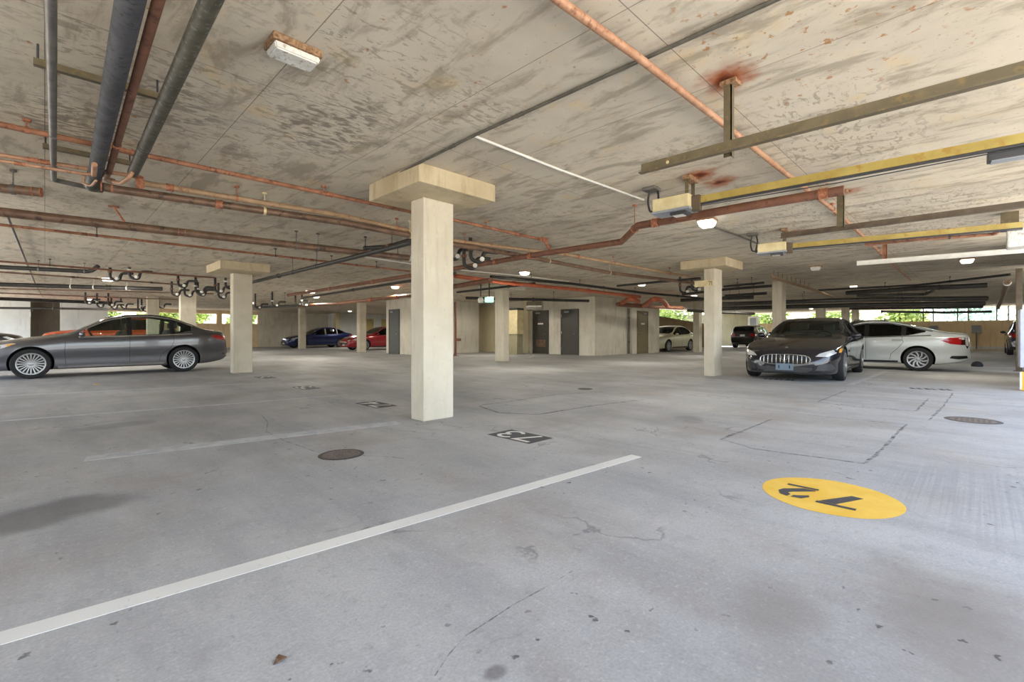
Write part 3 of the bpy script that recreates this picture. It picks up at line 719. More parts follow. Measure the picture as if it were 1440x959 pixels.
pipe('water_pipe', 'thin brown pipe, third below the waste pipe above the grey sedan', 'pipe', [(-50, 379), (0, 382.5), (180, 395), (262, 401)], 0.048, M['iron'], 2.62, joint=(0.42, 0.8), jm=M['black'])
pipe('drain_branch', 'broad dark pipe over the roof of the grey sedan', 'pipe', [(-50, 397), (0, 400), (180, 405), (228, 406.3)], 0.13, M['black'], 2.52, rod=(0.5, 0.62, 0.8), joint=(0.7,), jm=M['black'], clamp='white')
pipe('water_pipe', 'hair-thin brown pipe over the grey sedan, just under the broad dark pipe', 'pipe', [(-50, 404), (0, 406), (180, 410), (300, 413)], 0.05, M['iron'], 2.54)
pipe('water_pipe', 'thin brown pipe over the windscreen of the grey sedan', 'pipe', [(-40, 410), (0, 412), (180, 419), (250, 421)], 0.05, M['iron'], 2.5, joint=(0.6,), jm=M['black'])
pipe('drain_branch', 'dark soil pipe low over the hood of the grey sedan', 'pipe', [(-30, 418), (0, 420), (120, 424.7), (158, 426.2)], 0.14, M['black'], 2.42, rod=(0.15,), clamp='galv')
pipe('drain_branch', 'lowest dark pipe crossing before the pale wall behind the grey sedan', 'pipe', [(-30, 432), (0, 433), (180, 435), (215, 435.5)], 0.11, M['black'], 2.3, rod=(0.4, 0.45), clamp='galv')
pipe('grey_conduit', 'thin grey conduit running away over the grey sedan hood', 'conduit', [(9, 300), (17, 320), (51, 402), (60, 417)], 0.035, M['galv'], 2.70)
# runs across the stalls
pipe('black_pipe', 'black pipe slanting from behind the left column to the big column', 'pipe', [(338, 401), (510, 358.5), (577, 341)], 0.085, M['black'], 2.44, rod=(0.45, 0.6), joint=(0.35,), jm=M['black'], group=None)
pipe('black_pipe', 'short black pipe with copper collar beside the big column under the slab', 'pipe', [(512, 349), (545, 347), (577, 337.5)], 0.075, M['black'], 2.56, rod=(0.02, 0.5), joint=(0.42,), jm=M['rust_orange'])
pipe('sprinkler_main', 'red-brown sprinkler main with a double bend, rising past the lit lamp', 'pipe', [(405, 415), (470, 405), (577, 387.5), (638, 378), (767, 356), (874, 340), (897, 317.5), (1040, 292), (1187, 267.5)], 0.098, M['rust_red'], 2.44, rod=(0.55, 0.86), joint=(0.2, 0.36, 0.645, 0.70, 0.885, 0.99), jm=M['rust_orange'], clamp='rust_orange', n=18, jr=1.22)
pipe('black_pipe', 'black pipe just under the red sprinkler main by the big column', 'pipe', [(425, 419), (470, 412), (577, 395), (640, 384)], 0.075, M['black'], 2.36, joint=(0.45,), jm=M['black'])
pipe('sprinkler_main', 'orange-red pipe with a bright valve passing over the red car', 'pipe', [(420, 430), (470, 427), (526, 421), (577, 415), (638, 403), (690, 394)], 0.13, M['rust_red'], 2.36, joint=(0.42, 0.56), jm=M['orange'], jl=0.22)
pipe('white_conduit', 'thin white conduit running past the big column under the waste pipe', 'conduit', [(512, 361), (577, 371), (651, 380), (735, 388), (800, 396)], 0.032, M['white'], 2.68, rod=(0.75,), clamp='galv')
pipe('orange_pipe', 'bright orange-red sprinkler pipe crossing before the plant-room doors', 'pipe', [(640, 388), (703, 397), (810, 407), (900, 417.5)], 0.115, M['orange'], 2.52, rod=(0.3, 0.72), joint=(0.25, 0.62), jm=M['orange'], clamp='galv')
pipe('black_pipe', 'dark pipe parallel and behind the bright orange sprinkler pipe', 'pipe', [(690, 389), (800, 398.5), (905, 412), (985, 419)], 0.085, M['black'], 2.60, rod=(0.3, 0.6), joint=(0.85,), jm=M['black'])
pipe('black_pipe', 'dark pipe branching towards the board on the column beside the black sedan', 'pipe', [(868, 402), (930, 396), (985, 391.5)], 0.07, M['black'], 2.56)
pipe('copper_pipe', 'long copper pipe on the slab crossing behind the steel angle with the rust-stained post', 'pipe', [(700, -70), (785, 0), (894, 78), (1040, 192), (1100, 240), (1146, 275), (1182, 303), (1228, 346), (1280, 394)], 0.050, M['copper'], 2.69, rod=(0.345, 0.60), joint=(0.36, 0.62, 0.70, 0.71), jm=M['rust_orange'], clamp='rust_orange', jr=1.4)
pipe('grey_conduit', 'dark grey conduit clipped flat along the slab to the big column capital', 'conduit', [(1250, -72), (1090, 0), (894, 88), (668, 190), (560, 244)], 0.026, M['dark_conduit'], 2.752, joint=(0.55, 0.76), jm=M['dark_conduit'])
pipe('white_conduit', 'white conduit clipped to the slab, leading to the nearer opener motor', 'conduit', [(668, 191.5), (788, 239), (905, 281)], 0.026, M['white'], 2.75, joint=(0.25,), jm=M['white'])
pipe('rusty_pipe', 'rusty horizontal pipe ending near the white box, above the white beam', 'pipe', [(1216, 344), (1290, 337), (1398, 329), (1408, 320)], 0.055, M['rust_thin'], 2.62, rod=(0.5,), joint=(0.04, 0.8), jm=M['rust_orange'], bend=0.05)
pipe('grey_conduit', 'grey conduit on the slab from the lit lamp to the farther opener motor', 'conduit', [(1002, 319), (1040, 332), (1076, 347)], 0.03, M['dark_conduit'], 2.75)
q = Vector((20.86, 12.5, 0)); wc = thing('wall_downpipe', 'grey downpipe in the corner beside the olive plant-room door', 'pipe', q)
obj('pipe_run', tube([(0, 0, 0.02), (0, 0, 2.3)], 0.05, 12), M['galv'], wc, 40)
for z in (0.6, 1.8): obj('clip', tube([(0, 0, z), (0, 0, z + 0.05)], 0.06, 12), M['charcoal'], wc, 40)
q = dep(640.5, 480, 21.5); wc = thing('standpipe', 'rust-red standpipe with a valve stub, just clear of the big column', 'pipe', (q.x, q.y, 0))
obj('pipe_run', tube([(0, 0, 0.0), (0, 0, 2.5)], 0.055, 12), M['rust_red'], wc, 40)
obj('valve', tube([(0, 0, 0.75), (0.18, -0.18, 0.75)], 0.06, 12), M['rust_red'], wc, 40); obj('base_plate', bx((-0.12, -0.12, 0), (0.12, 0.12, 0.015)), M['rust_red'], wc)
for px, py, a_, lab in ((394, 930, 0.4, 'dry curled leaf on the nearest bare floor'), (135, 541, 1.5, 'yellowed leaf on the floor before the grey sedan')):
    q = fl(px, py); b2 = bmesh.new(); s = 0.022 if py > 800 else 0.07
    R_ = [b2.verts.new((math.cos(a_ + k) * s * (1 if k % 2 else 0.5), math.sin(a_ + k) * s * (1 if k % 2 else 0.5), 0.004 + 0.006 * (k % 3))) for k in range(6)]
    b2.faces.new(R_); r_ = bmesh.ops.extrude_face_region(b2, geom=b2.faces[:])
    for v in [g for g in r_['geom'] if isinstance(g, bmesh.types.BMVert)]: v.co.z -= 0.003
    o = obj('dry_leaf', b2, M['paint_yellow'] if py < 800 else M['iron']); o.location = q; tag(o, lab, 'leaf')
# drop from the slim sprinkler pipe to the red main
q0, q1 = fl(765, 337, 2.66), fl(776, 354.5, 2.47)
dt = thing('sprinkler_drop', 'rust-orange drop fitting joining slim pipe to the red sprinkler main', 'pipe fitting', (q0 + q1) / 2)
c = (q0 + q1) / 2
obj('nipple', shift(tube([q0, q0.lerp(q1, 0.5) + Vector((0, 0, -0.02)), q1], 0.024, 12), c), M['rust_orange'], dt, 40)
for q in (q0, q1): obj('elbow', shift(tube([q + Vector((-0.07, 0, 0)), q + Vector((0.07, 0, 0))], 0.042, 14), c), M['rust_orange'], dt, 40)
# diagonal rusty brace on the waste pipe
a, b = fl(160, 291, 2.76), fl(177, 315, 2.55)
br = thing('pipe_brace', 'rusty slanted brace bolted from the slab to the heavy waste pipe', 'support', (a + b) / 2); c = (a + b) / 2
obj('arm', shift(bar(a, b, 0.035, 0.02), c), M['rust_orange'], br)
obj('foot_plate', shift(bx((a.x - 0.06, a.y - 0.04, 2.755), (a.x + 0.06, a.y + 0.04, 2.769)), c), M['rust_orange'], br)
# copper manifold where the three big runs come down
mf = thing('copper_manifold', 'cluster of copper elbows where the three overhead runs meet the pair', 'pipe fitting', fl(150, 258, 2.5)); c = fl(150, 258, 2.5)
def mtube(name, pts, r, m, root, c, bend=0.0, n=14):
    P = [fl(*q) for q in pts]
    return obj(name, shift(tube(rounded(P, bend, 6) if bend else P, r, n), c), m, root, 45)
mtube('large_elbow', [(133, 245, 2.55), (128, 262, 2.5), (142, 263, 2.5)], 0.056, M['insul2'], mf, c, 0.12, 20)
mtube('riser', [(133, 231, 2.44), (132, 246, 2.40)], 0.02, M['copper'], mf, c)
mtube('loop', [(118, 248, 2.50), (116, 257, 2.44), (128, 262, 2.40), (135, 254, 2.42)], 0.010, M['copper'], mf, c, 0.05)
mtube('elbow', [(187, 241, 2.52), (181, 250, 2.46), (170, 258, 2.44), (160, 256, 2.46)], 0.018, M['copper'], mf, c, 0.06)
mtube('elbow', [(152, 242, 2.54), (148, 252, 2.5), (160, 255, 2.48)], 0.026, M['iron'], mf, c, 0.05)
mtube('flange', [(141, 260.5, 2.48), (143.5, 260.9, 2.48)], 0.056, M['rust_orange'], mf, c)
mtube('flange', [(156, 262.5, 2.48), (158.5, 262.9, 2.48)], 0.056, M['rust_orange'], mf, c)
mtube('tee', [(196, 249, 2.56), (197, 263, 2.48)], 0.035, M['rust_orange'], mf, c)

# black drain traps with white clean-out plugs
def traps(px, py, z, n, spread, label, s=1.0):
    q = fl(px, py, z); t_ = thing('drain_traps', label, 'drain fittings', q, 0, 'black drain fittings with white plugs')
    rnd = random.Random(int(px * 7 + py))
    for k in range(n):
        x = (k - (n - 1) / 2) * spread + rnd.uniform(-0.08, 0.08); y = -x + rnd.uniform(-0.5, 0.5); x += rnd.uniform(-0.2, 0.2); zz = rnd.uniform(-0.10, 0.10)
        up = CEIL - z - 0.001
        pts = rounded([(x, y, up), (x, y, zz - 0.10 * s), (x + 0.18 * s, y - 0.1 * s, zz - 0.16 * s), (x + 0.22 * s, y - 0.12 * s, zz + 0.06 * s), (x + 0.45 * s, y - 0.25 * s, zz + 0.05 * s)], 0.09 * s, 5)
        tr_ = obj('trap', tube(pts, 0.035 * s, 10), M['black'], t_, 50)
        bm = bmesh.new(); add_tube(bm, [Vector((x, y, zz + 0.06)), Vector((x, y, zz + 0.11))], 0.05 * s, 12); obj('collar', bm, M['white'] if k % 2 else M['rust_red'], tr_, 40)
        w = Vector((x + 0.14 * s, y - 0.16 * s, zz - 0.10 * s)); bm = bmesh.new()
        add_tube(bm, [w, w + Vector((-0.03, -0.04, 0))], 0.042 * s, 12); obj('plug', bm, M['white'], tr_, 40)
    return t_
traps(293, 402, 2.5, 5, 0.28, 'tangle of black drain traps with white plugs before the left column capital')
traps(268, 409, 2.48, 5, 0.3, 'tangle of black drain traps over the short column above the sedan tail')
traps(180, 388, 2.55, 2, 0.55, 'pair of black drain traps hanging from the slab above the sedan roof')
traps(140, 424, 2.4, 3, 0.4, 'small dark cluster of drain traps above the sedan windscreen')
traps(190, 430, 2.38, 5, 0.35, 'wide dark cluster of drain traps right above the sedan roof')
traps(652, 356, 2.5, 3, 0.16, 'black looped drain traps peeking out beside the big column')
traps(975, 402, 2.5, 3, 0.25, 'black drain traps beside the column with the number board')
traps(392, 425, 2.36, 4, 0.5, 'dark drain traps between the left column and the far concrete wall')
# orange loops over the olive door
ol = fl(905, 424, 2.3); t_ = thing('orange_loop', 'orange-red looped pipes over the olive plant-room door', 'pipe', ol)
mtube('loop', [(872, 427, 2.36), (888, 419, 2.42), (897, 424, 2.34)], 0.10, M['orange'], t_, ol, 0.5)
mtube('loop', [(905, 430, 2.28), (920, 420, 2.4), (932, 422, 2.4), (938, 430, 2.28)], 0.10, M['orange'], t_, ol, 0.7)
mtube('header', [(868, 428, 2.30), (905, 430.5, 2.27), (960, 433, 2.24)], 0.09, M['rust_red'], t_, ol)
# far right: dark runs in the unlit bays
for pts, dia, z, lab in (
    ([(1190, 412), (1300, 405), (1388, 401)], 0.16, 2.60, 'thick dark pipe highest of the runs over the white sedan'),
    ([(1010, 428), (1120, 424), (1210, 421.5), (1388, 419.4)], 0.17, 2.36, 'thick dark pipe in the middle of the runs over the white sedan'),
    ([(1010, 434), (1200, 429), (1384, 426.6)], 0.18, 2.22, 'thick dark pipe lowest of the runs, level with the open strip'),
    ([(1150, 408), (1290, 401), (1420, 386)], 0.07, 2.62, 'thin dark pipe highest under the slab over the white sedan'),
    ([(960, 414), (1020, 407), (1085, 402)], 0.09, 2.55, 'dark pipe passing behind the column with the number board'),
    ([(1018, 403), (1060, 399), (1074, 397.5)], 0.07, 2.56, 'rust-toned dark pipe leading to the wire bundle'),
    ([(958, 422.4), (1000, 420), (1060, 418)], 0.14, 2.44, 'broad dark pipe behind the board column, over the far black car'),
    ([(968, 436.5), (990, 438), (1060, 441)], 0.15, 2.16, 'low dark pipe over the roof of the cream sedan'),
    ([(1205, 416), (1300, 414), (1312, 409)], 0.10, 2.5, 'short dark pipe with a turned-up end over the white sedan roof'),
    ([(362, 432), (400, 430.4), (418, 429.6)], 0.10, 2.20, 'dark pipe low over the blue sedan, before the far concrete wall'),
    ([(655, 419), (760, 421.5), (828, 423)], 0.11, 2.42, 'dark pipe crossing just above the plant-room doors'),
    ([(643, 411), (700, 404.5), (752, 398.5)], 0.08, 2.60, 'dark pipe slanting across above the exit sign'),
    ([(1020, 416), (1060, 413.5), (1078, 412.4)], 0.10, 2.44, 'dark pipe over the roof of the black sedan'),
    ([(1195, 434), (1300, 433), (1382, 431.5)], 0.12, 2.25, 'second lowest dark pipe over the white sedan, along the open strip'),
    ([(1240, 438), (1330, 439.5), (1395, 438)], 0.13, 2.2, 'dark pipe crossing the bright strip above the tan parapet')):
    pipe('dark_pipe', lab, 'pipe', pts, dia, M['black'], z, rod=(0.35, 0.7), clamp='black')
# duct-like riser near the steel post
t_ = pipe('riser_pipe', 'tan flexible pipe coming down from the dark runs near the steel post', 'pipe', [(1417, 396, 2.5), (1410, 416, 2.42), (1403, 433, 2.2)], 0.14, M['iron'], 2.5, joint=(0.03,), jm=M['white'])
# bundle of hangers and small lines over the column behind the black sedan
bl = thing('pipe_bundle', 'bundle of thin tan lines hung on many rods behind the board column', 'pipe', fl(1110, 396, 2.55)); c = fl(1110, 396, 2.55)
for k in range(4):
    mtube('line', [(1084 + k * 1.5, 388 + k * 1.4, 2.58), (1138 + k, 404 + k * 1.2, 2.56), (1172, 417 + k * 0.6, 2.5)], 0.02, M['tan_pipe'], bl, c)
for k in range(9):
    q = fl(1088 + k * 6.2, 390.5 + k * 1.9, 2.56)
    obj('rod', shift(tube([q, Vector((q.x, q.y, CEIL - 0.002))], 0.007, 6), c), M['steel_brown'], bl)
# silver duct before the core wall
q = dep(750, 430.5, 22.5)
dk = thing('round_duct', 'short silver ventilation duct sticking out above the first plant-room door', 'duct', q)
bm = bmesh.new(); dv = Vector((-0.5, 0.866, 0))
add_tube(bm, [dv * -0.45, dv * -0.2, dv * -0.19, dv * 0.05, dv * 0.06, dv * 0.3], [0.23, 0.23, 0.245, 0.245, 0.23, 0.23], 24); obj('sleeve', bm, M['duct'], dk, 40)
obj('strap', bx((-0.02, -0.02, 0.2), (0.02, 0.02, CEIL - q.z - 0.001)), M['charcoal'], dk)
# pale riser cabinet by the core, exit sign, emergency heads
q = dep(722, 452, 23.4)
cb = thing('riser_cabinet', 'tall pale cabinet fixed to the core wall beside the slim column', 'cabinet', (q.x, q.y, 0))
obj('body', bx((-0.16, -0.42, 1.0), (0.3, 0.42, 2.2), 0.02), M['cream'], cb); obj('base', bx((-0.10, -0.36, 0), (0.3, 0.36, 1.0)), M['wall_dull'], cb)
obj('hood', bx((-0.2, -0.44, 2.2), (0.3, 0.1, 2.3), 0.02), M['charcoal'], cb)
q = dep(688, 421.5, 16.2)
ex = thing('exit_light', 'green lit exit sign hanging beside the slim column', 'sign', q)
obj('housing', bx((-0.10, -0.13, -0.09), (0.10, 0.13, 0.09), 0.02), M['exit'], ex); obj('stem', bx((-0.015, -0.015, 0.09), (0.015, 0.015, CEIL - q.z - 0.001)), M['charcoal'], ex)
for px, py, d_, lab in ((676, 421.5, 16.0, 'white lamp head beside the green exit sign'),):
    q = dep(px, py, d_); s = thing('lamp_head', lab, 'lamp', q)
    bm = bmesh.new(); add_lathe(bm, [(0.02, -0.12), (0.09, -0.1), (0.1, 0.02), (0.05, 0.09), (0.02, 0.1)], 20); obj('shade', bm, M['white'], s, 40); obj('stem', bx((-0.012, -0.012, 0.1), (0.012, 0.012, CEIL - q.z - 0.001)), M['charcoal'], s)

# ================================================================ garage-door gear
def post(pt, pb_z, w, label, plate=True, m='steel_brown'):
    t_ = thing('hanger_post', label, 'support', (pt.x, pt.y, pb_z), 0, 'steel hanger posts')
    L = CEIL - pb_z
    bm = bmesh.new(); add_box(bm, (-w / 2, -0.004, 0), (w / 2, 0.004, L - 0.001)); add_box(bm, (-w / 2, -0.004, 0), (-w / 2 + 0.008, w, L - 0.001)); obj('angle', bm, M[m], t_)
    if plate: obj('ceiling_plate', bx((-0.05, -0.04, L - 0.03), (0.05, 0.07, L - 0.001), 0.003), M['lamp_rust'], t_)
    return t_
def rail(p0, p1, z, w, h, m, label, name='steel_angle', lip=True):
    a, b = fl(*p0, z), fl(*p1, z); c = (a + b) / 2
    t_ = thing(name, label, 'rail', c)
    obj('web', shift(bar(a, b, 0.008, h), c), M[m], t_)
    if lip:
        s = (b - a).normalized().cross(Vector((0, 0, 1)))
        off = s * (w / 2) - Vector((0, 0, 1)) * (h / 2)
        obj('flange', shift(bar(a + off, b + off, w, 0.008), c), M[m], t_)
    return t_, a, b
t_, a, b = rail((902, 238), (1500, 81), 2.27, 0.05, 0.076, 'steel_brown', 'long flat olive-brown steel angle hung from the rust-stained post')
bm = bmesh.new(); q = a.lerp(b, 0.10); add_tube(bm, [q + Vector((-0.006, 0, 0)), q + Vector((0.006, 0, 0))], 0.012, 12); obj('bolt', shift(bm, (a + b) / 2), M['cream'], t_, 40)
pt = cl(1031, 112); post(Vector((pt.x + 0.012, pt.y + 0.01, 0)), 2.24, 0.05, 'steel hanger post with rust halo holding the long olive angle')
pt = cl(1187, 268); post(pt, 2.33, 0.07, 'steel hanger post at the end of the red sprinkler main')
rail((1098, 331.5), (1500, 279.5), 2.33, 0.05, 0.07, 'steel_dark', 'dark steel angle between the two yellow rails')
pt = cl(1247, 339); post(pt, 2.42, 0.06, 'rusty hanger post holding the white beam', m='rust_thin')
a, b = fl(1205, 370.5, 2.38), fl(1500, 347.5, 2.38); c = (a + b) / 2
wb = thing('white_beam', 'white steel channel beam across the dark bay above the white sedan', 'rail', c)
obj('web', shift(bar(a, b, 0.01, 0.085), c), M['white'], wb)
s = (b - a).normalized().cross(Vector((0, 0, 1)))
for e in (1, -1): obj('flange', shift(bar(a + s * 0.025 + Vector((0, 0, 0.038 * e)), b + s * 0.025 + Vector((0, 0, 0.038 * e)), 0.05, 0.008), c), M['white'], wb)
def opener(pm, prail0, prail1, zr, label, rlabel, car=None, sc=1.0, posts=()):
    # rail: a T-section with its chain below
    a, b = fl(*prail0, zr), fl(*prail1, zr); c = (a + b) / 2; d = (b - a).normalized()
    r = thing('opener_rail', rlabel, 'rail', c, 0, 'garage door opener rails')
    obj('beam', shift(bar(a, b, 0.05, 0.075), c), M['yellow'], r)
    obj('track', shift(bar(a - Vector((0, 0, 0.048)), b - Vector((0, 0, 0.048)), 0.03, 0.02), c), M['charcoal'], r)
    obj('chain', shift(tube([a - Vector((0, 0, 0.068)), a.lerp(b, 0.5) - Vector((0, 0, 0.086)), b - Vector((0, 0, 0.066))], 0.005, 6), c), M['charcoal'], r)
    if car is not None:
        q = fl(*car, zr - 0.05); cr = thing('opener_trolley', 'dark slim trolley box clipped under the nearer yellow rail', 'trolley', q, math.atan2(d.y, d.x))
        obj('housing', bx((0, -0.055, -0.075), (0.62, 0.055, 0.0), 0.008), M['charcoal'], cr)
        obj('cover', bx((0.02, -0.057, -0.083), (0.60, 0.057, -0.075), 0.003), M['bluegrey'], cr)
    # motor head
    q = fl(*pm, zr - 0.02); h = thing('opener_motor', label, 'motor', q, math.atan2(d.y, d.x), 'garage door opener motors')
    L = 0.42 * sc
    obj('case', bx((-L, -0.13 * sc, -0.06 * sc), (0, 0.13 * sc, 0.085 * sc), 0.01), M['cream'], h)
    obj('chassis', bx((-L - 0.01, -0.135 * sc, -0.085 * sc), (0.01, 0.135 * sc, -0.06 * sc), 0.004), M['bluegrey'], h)
    bm = bmesh.new(); add_box(bm, (-L * 0.55, -0.08 * sc, -0.12 * sc), (-L * 0.12, 0.08 * sc, -0.086 * sc), 0, 0.006); obj('light_cover', bm, M['charcoal'], h)
    obj('label', bx((-L * 0.5, -0.05 * sc, -0.126 * sc), (-L * 0.22, 0.05 * sc, -0.121 * sc)), M['white'], h)
    obj('mark', bx((-L * 0.75, 0.131 * sc, -0.03), (-L * 0.45, 0.134 * sc, 0.05)), M['steel_brown'], h)
    obj('sprocket_bracket', bx((0.0, -0.04, -0.10 * sc), (0.09, 0.04, 0.07 * sc), 0.004), M['steel_dark'], h)
    for y in (-0.09 * sc, 0.09 * sc):
        obj('strap', bx((-0.05, y - 0.004, 0.085 * sc), (-0.01, y + 0.004, CEIL - q.z - 0.001)), M['steel_brown'], h)
    obj('ceiling_bracket', bx((-0.07, -0.13 * sc, CEIL - q.z - 0.045), (0.02, 0.13 * sc, CEIL - q.z - 0.002), 0.003), M['lamp_rust'], h)
    cab = rounded([(-L, 0.02, 0.0), (-L - 0.10, 0.02, -0.02), (-L - 0.13, 0.02, 0.12), (-L - 0.10, 0.02, CEIL - q.z - 0.03)], 0.06)
    obj('cable', tube(cab, 0.013, 8), M['charcoal'], h, 60)
    cab = rounded([(-L, 0.08, 0.0), (-L - 0.06, 0.08, -0.03), (-L - 0.02, 0.09, 0.16), (-L - 0.05, 0.12, CEIL - q.z - 0.03)], 0.06)
    obj('cable', tube(cab, 0.013, 8), M['charcoal'], h, 60)
    obj('socket', bx((-L - 0.18, -0.03, CEIL - q.z - 0.04), (-L - 0.02, 0.16, CEIL - q.z - 0.002), 0.004), M['galv'], h)
    return h
opener((974, 285), (979, 282), (1500, 183), 2.50, 'cream garage door opener motor with looped cables, beside the lit lamp', 'yellow opener rail with the dark trolley under it', (1388, 216))
opener((1106, 348), (1112, 346), (1438, 316), 2.48, 'farther cream garage door opener motor, above the board column side', 'yellow opener rail second from the camera, ending at the white box', None, 1.0)
q = fl(1416, 334, 2.4); hb = thing('header_box', 'rust-stained white box at the end of the second yellow rail', 'bracket', q)
obj('shell', bx((-0.05, -0.5, -0.15), (0.30, 0.0, 0.11), 0.02), M['lens'], hb); obj('bracket', bx((0.0, -0.12, 0.11), (0.2, 0.06, CEIL - q.z - 0.001), 0.004), M['steel_brown'], hb)

# steel post, cabinet and yellow guard at the edge of view
pp = thing('steel_post', 'dark steel door post standing at the far end of the stall fronts', 'post', (18.55, -0.76, 0))
obj('flange', bx((-0.06, -0.06, 0), (-0.045, 0.06, TOP), 0.002), M['steel_dark'], pp); obj('flange', bx((0.045, -0.06, 0), (0.06, 0.06, TOP), 0.002), M['steel_dark'], pp)
obj('web', bx((-0.045, -0.01, 0), (0.045, 0.01, TOP)), M['charcoal'], pp)
obj('base_plate', bx((-0.12, -0.10, 0), (0.12, 0.10, 0.02)), M['steel_dark'], pp)
uc = thing('meter_cabinet', 'pale blue-grey cabinet edge above the yellow guard by the stall front', 'cabinet', (12.55, -0.71, 0))
obj('case', bx((-0.12, -0.16, 0.40), (0.5, 0.19, 1.45), 0.01), M['sign_blue'], uc); obj('leg', bx((-0.05, -0.05, 0), (0.05, 0.05, 0.40)), M['charcoal'], uc)
yg = thing('wheel_guard', 'low yellow corner guard with white edge below the pale cabinet', 'guard', (12.32, -0.685, 0))
obj('block', bx((-0.10, -0.2, 0), (0.10, 0.17, 0.33), 0.02), M['paint_yellow'], yg); obj('edge_strip', bx((-0.104, 0.15, 0.02), (-0.10, 0.178, 0.33)), M['white'], yg)

# ================================================================ ceiling lamps
LAMPS = []
def dome(x, y, label, lit, watt=0, s=1.0):
    t_ = thing('ceiling_lamp', label, 'ceiling lamp', (x, y, CEIL), math.radians(8), 'square ceiling lamps')
    obj('base_plate', bx((-0.13 * s, -0.13 * s, -0.03), (0.13 * s, 0.13 * s, -0.0005), 0.006), M['lamp_rust'], t_)
    bm = bmesh.new(); vs = add_box(bm, (-0.12 * s, -0.12 * s, -0.12), (0.12 * s, 0.12 * s, -0.03))
    for v in vs:
        if v.co.z < -0.1: v.co.x *= 0.72; v.co.y *= 0.72
    bmesh.ops.bevel(bm, geom=bm.edges[:], offset=0.012, segments=2, affect='EDGES')
    obj('diffuser', bm, M['lit'] if lit else M['lens'], t_, 40)
    if watt:
        ld = bpy.data.lights.new('bulb', 'SPOT'); ld.spot_size = math.radians(178); ld.spot_blend = 0.25; ld.energy = watt; ld.shadow_soft_size = 0.12; ld.color = (1.0, 0.93, 0.80)
        lo = bpy.data.objects.new('bulb', ld); C.objects.link(lo); lo.parent = t_; lo.location = (0, 0, -0.14)
    return t_
t_ = thing('ceiling_lamp', 'rectangular ceiling lamp with rusted rim and cloudy lens beside the tape-wrapped pipe', 'ceiling lamp', (*cl(413, 66).xy, CEIL), math.radians(0), 'square ceiling lamps')
obj('base_plate', bx((-0.145, -0.09, -0.045), (0.145, 0.09, -0.0005), 0.008), M['lamp_rust'], t_)
bm = bmesh.new(); vs = add_box(bm, (-0.135, -0.08, -0.085), (0.135, 0.08, -0.045))
for v in vs:
    if v.co.z < -0.08: v.co.x *= 0.93; v.co.y *= 0.88
bmesh.ops.bevel(bm, geom=bm.edges[:], offset=0.008, segments=2, affect='EDGES'); obj('diffuser', bm, M['lens'], t_, 40)
LW = 100
q = cl(994, 308.5); dome(q.x, q.y, 'brightly lit white ceiling lamp below the opener motor', True, 40)
q = cl(1147, 374); dome(q.x, q.y, 'unlit white ceiling lamp over the black sedan', False, 0)
q = cl(437, 408); dome(q.x, q.y, 'glowing ceiling lamp among pipes beyond the left column', True, LW, 1.3)
q = cl(152, 390); dome(q.x, q.y, 'white ceiling lamp above the sedan roof, between the drain traps', True, LW, 1.2)
for x, y, lab in ((9.5, 9.0, 'lamp over the open aisle short of the slim column'), (14.5, 8.2, 'lamp over the aisle, before the core wall corner'), (14.6, 16.0, 'lamp right before the dark plant-room doors'), (9.0, 15.0, 'lamp over the aisle, in line with the slim column'),
        (8.8, 21.5, 'lamp before the concrete block with the grey door'), (8.0, 28.0, 'lamp over the aisle beyond the left column'), (15.5, 24.5, 'lamp beside the red sedan'), (16.0, 33.0, 'lamp over the dark blue sedan'), (21.0, 33.0, 'lamp before the yellow doors at the back'),
        (20.5, 9.0, 'lamp before the olive door'), (20.6, 3.2, 'lamp behind the black sedan column'), (27.0, 8.6, 'lamp beside the cream sedan'), (31.0, 2.0, 'lamp over the olive-grey car'), (36.5, 8.0, 'lamp by the far black car'), (15.2, 0.2, 'lamp between the black and the white sedan'), (1.6, 31.0, 'lamp by the pale far wall'), (2.2, 22.5, 'lamp over the cars behind the grey sedan')):
    t_ = dome(x, y, 'added softly lit ceiling ' + lab, False, LW if x < 18 else 85)  # extra fill lamps, added to brighten the middle and far bays
    for c in t_.children:
        if c.type == 'MESH' and c.name.startswith('diffuser'): c.data.materials[0] = M['fill_lit']
# ================================================================ cars
def pchip(pts):
    pts = sorted(pts); xs = [p[0] for p in pts]; ys = [p[1] for p in pts]; n = len(xs)
    h = [xs[i + 1] - xs[i] for i in range(n - 1)]; dl = [(ys[i + 1] - ys[i]) / h[i] for i in range(n - 1)]
    m = [0.0] * n; m[0] = dl[0]; m[-1] = dl[-1]
    for i in range(1, n - 1):
        if dl[i - 1] * dl[i] > 0:
            w1, w2 = 2 * h[i] + h[i - 1], h[i] + 2 * h[i - 1]; m[i] = (w1 + w2) / (w1 / dl[i - 1] + w2 / dl[i])
    def f(x):
        if x <= xs[0]: return ys[0]
        if x >= xs[-1]: return ys[-1]
        i = max(k for k in range(n - 1) if xs[k] <= x)
        t_ = (x - xs[i]) / h[i]
        return ys[i] * (1 + 2 * t_) * (1 - t_) ** 2 + m[i] * h[i] * t_ * (1 - t_) ** 2 + ys[i + 1] * t_ * t_ * (3 - 2 * t_) + m[i + 1] * h[i] * t_ * t_ * (t_ - 1)
    return f
def smooth(a, b, x):
    t_ = max(0.0, min(1.0, (x - a) / (b - a))); return t_ * t_ * (3 - 2 * t_)
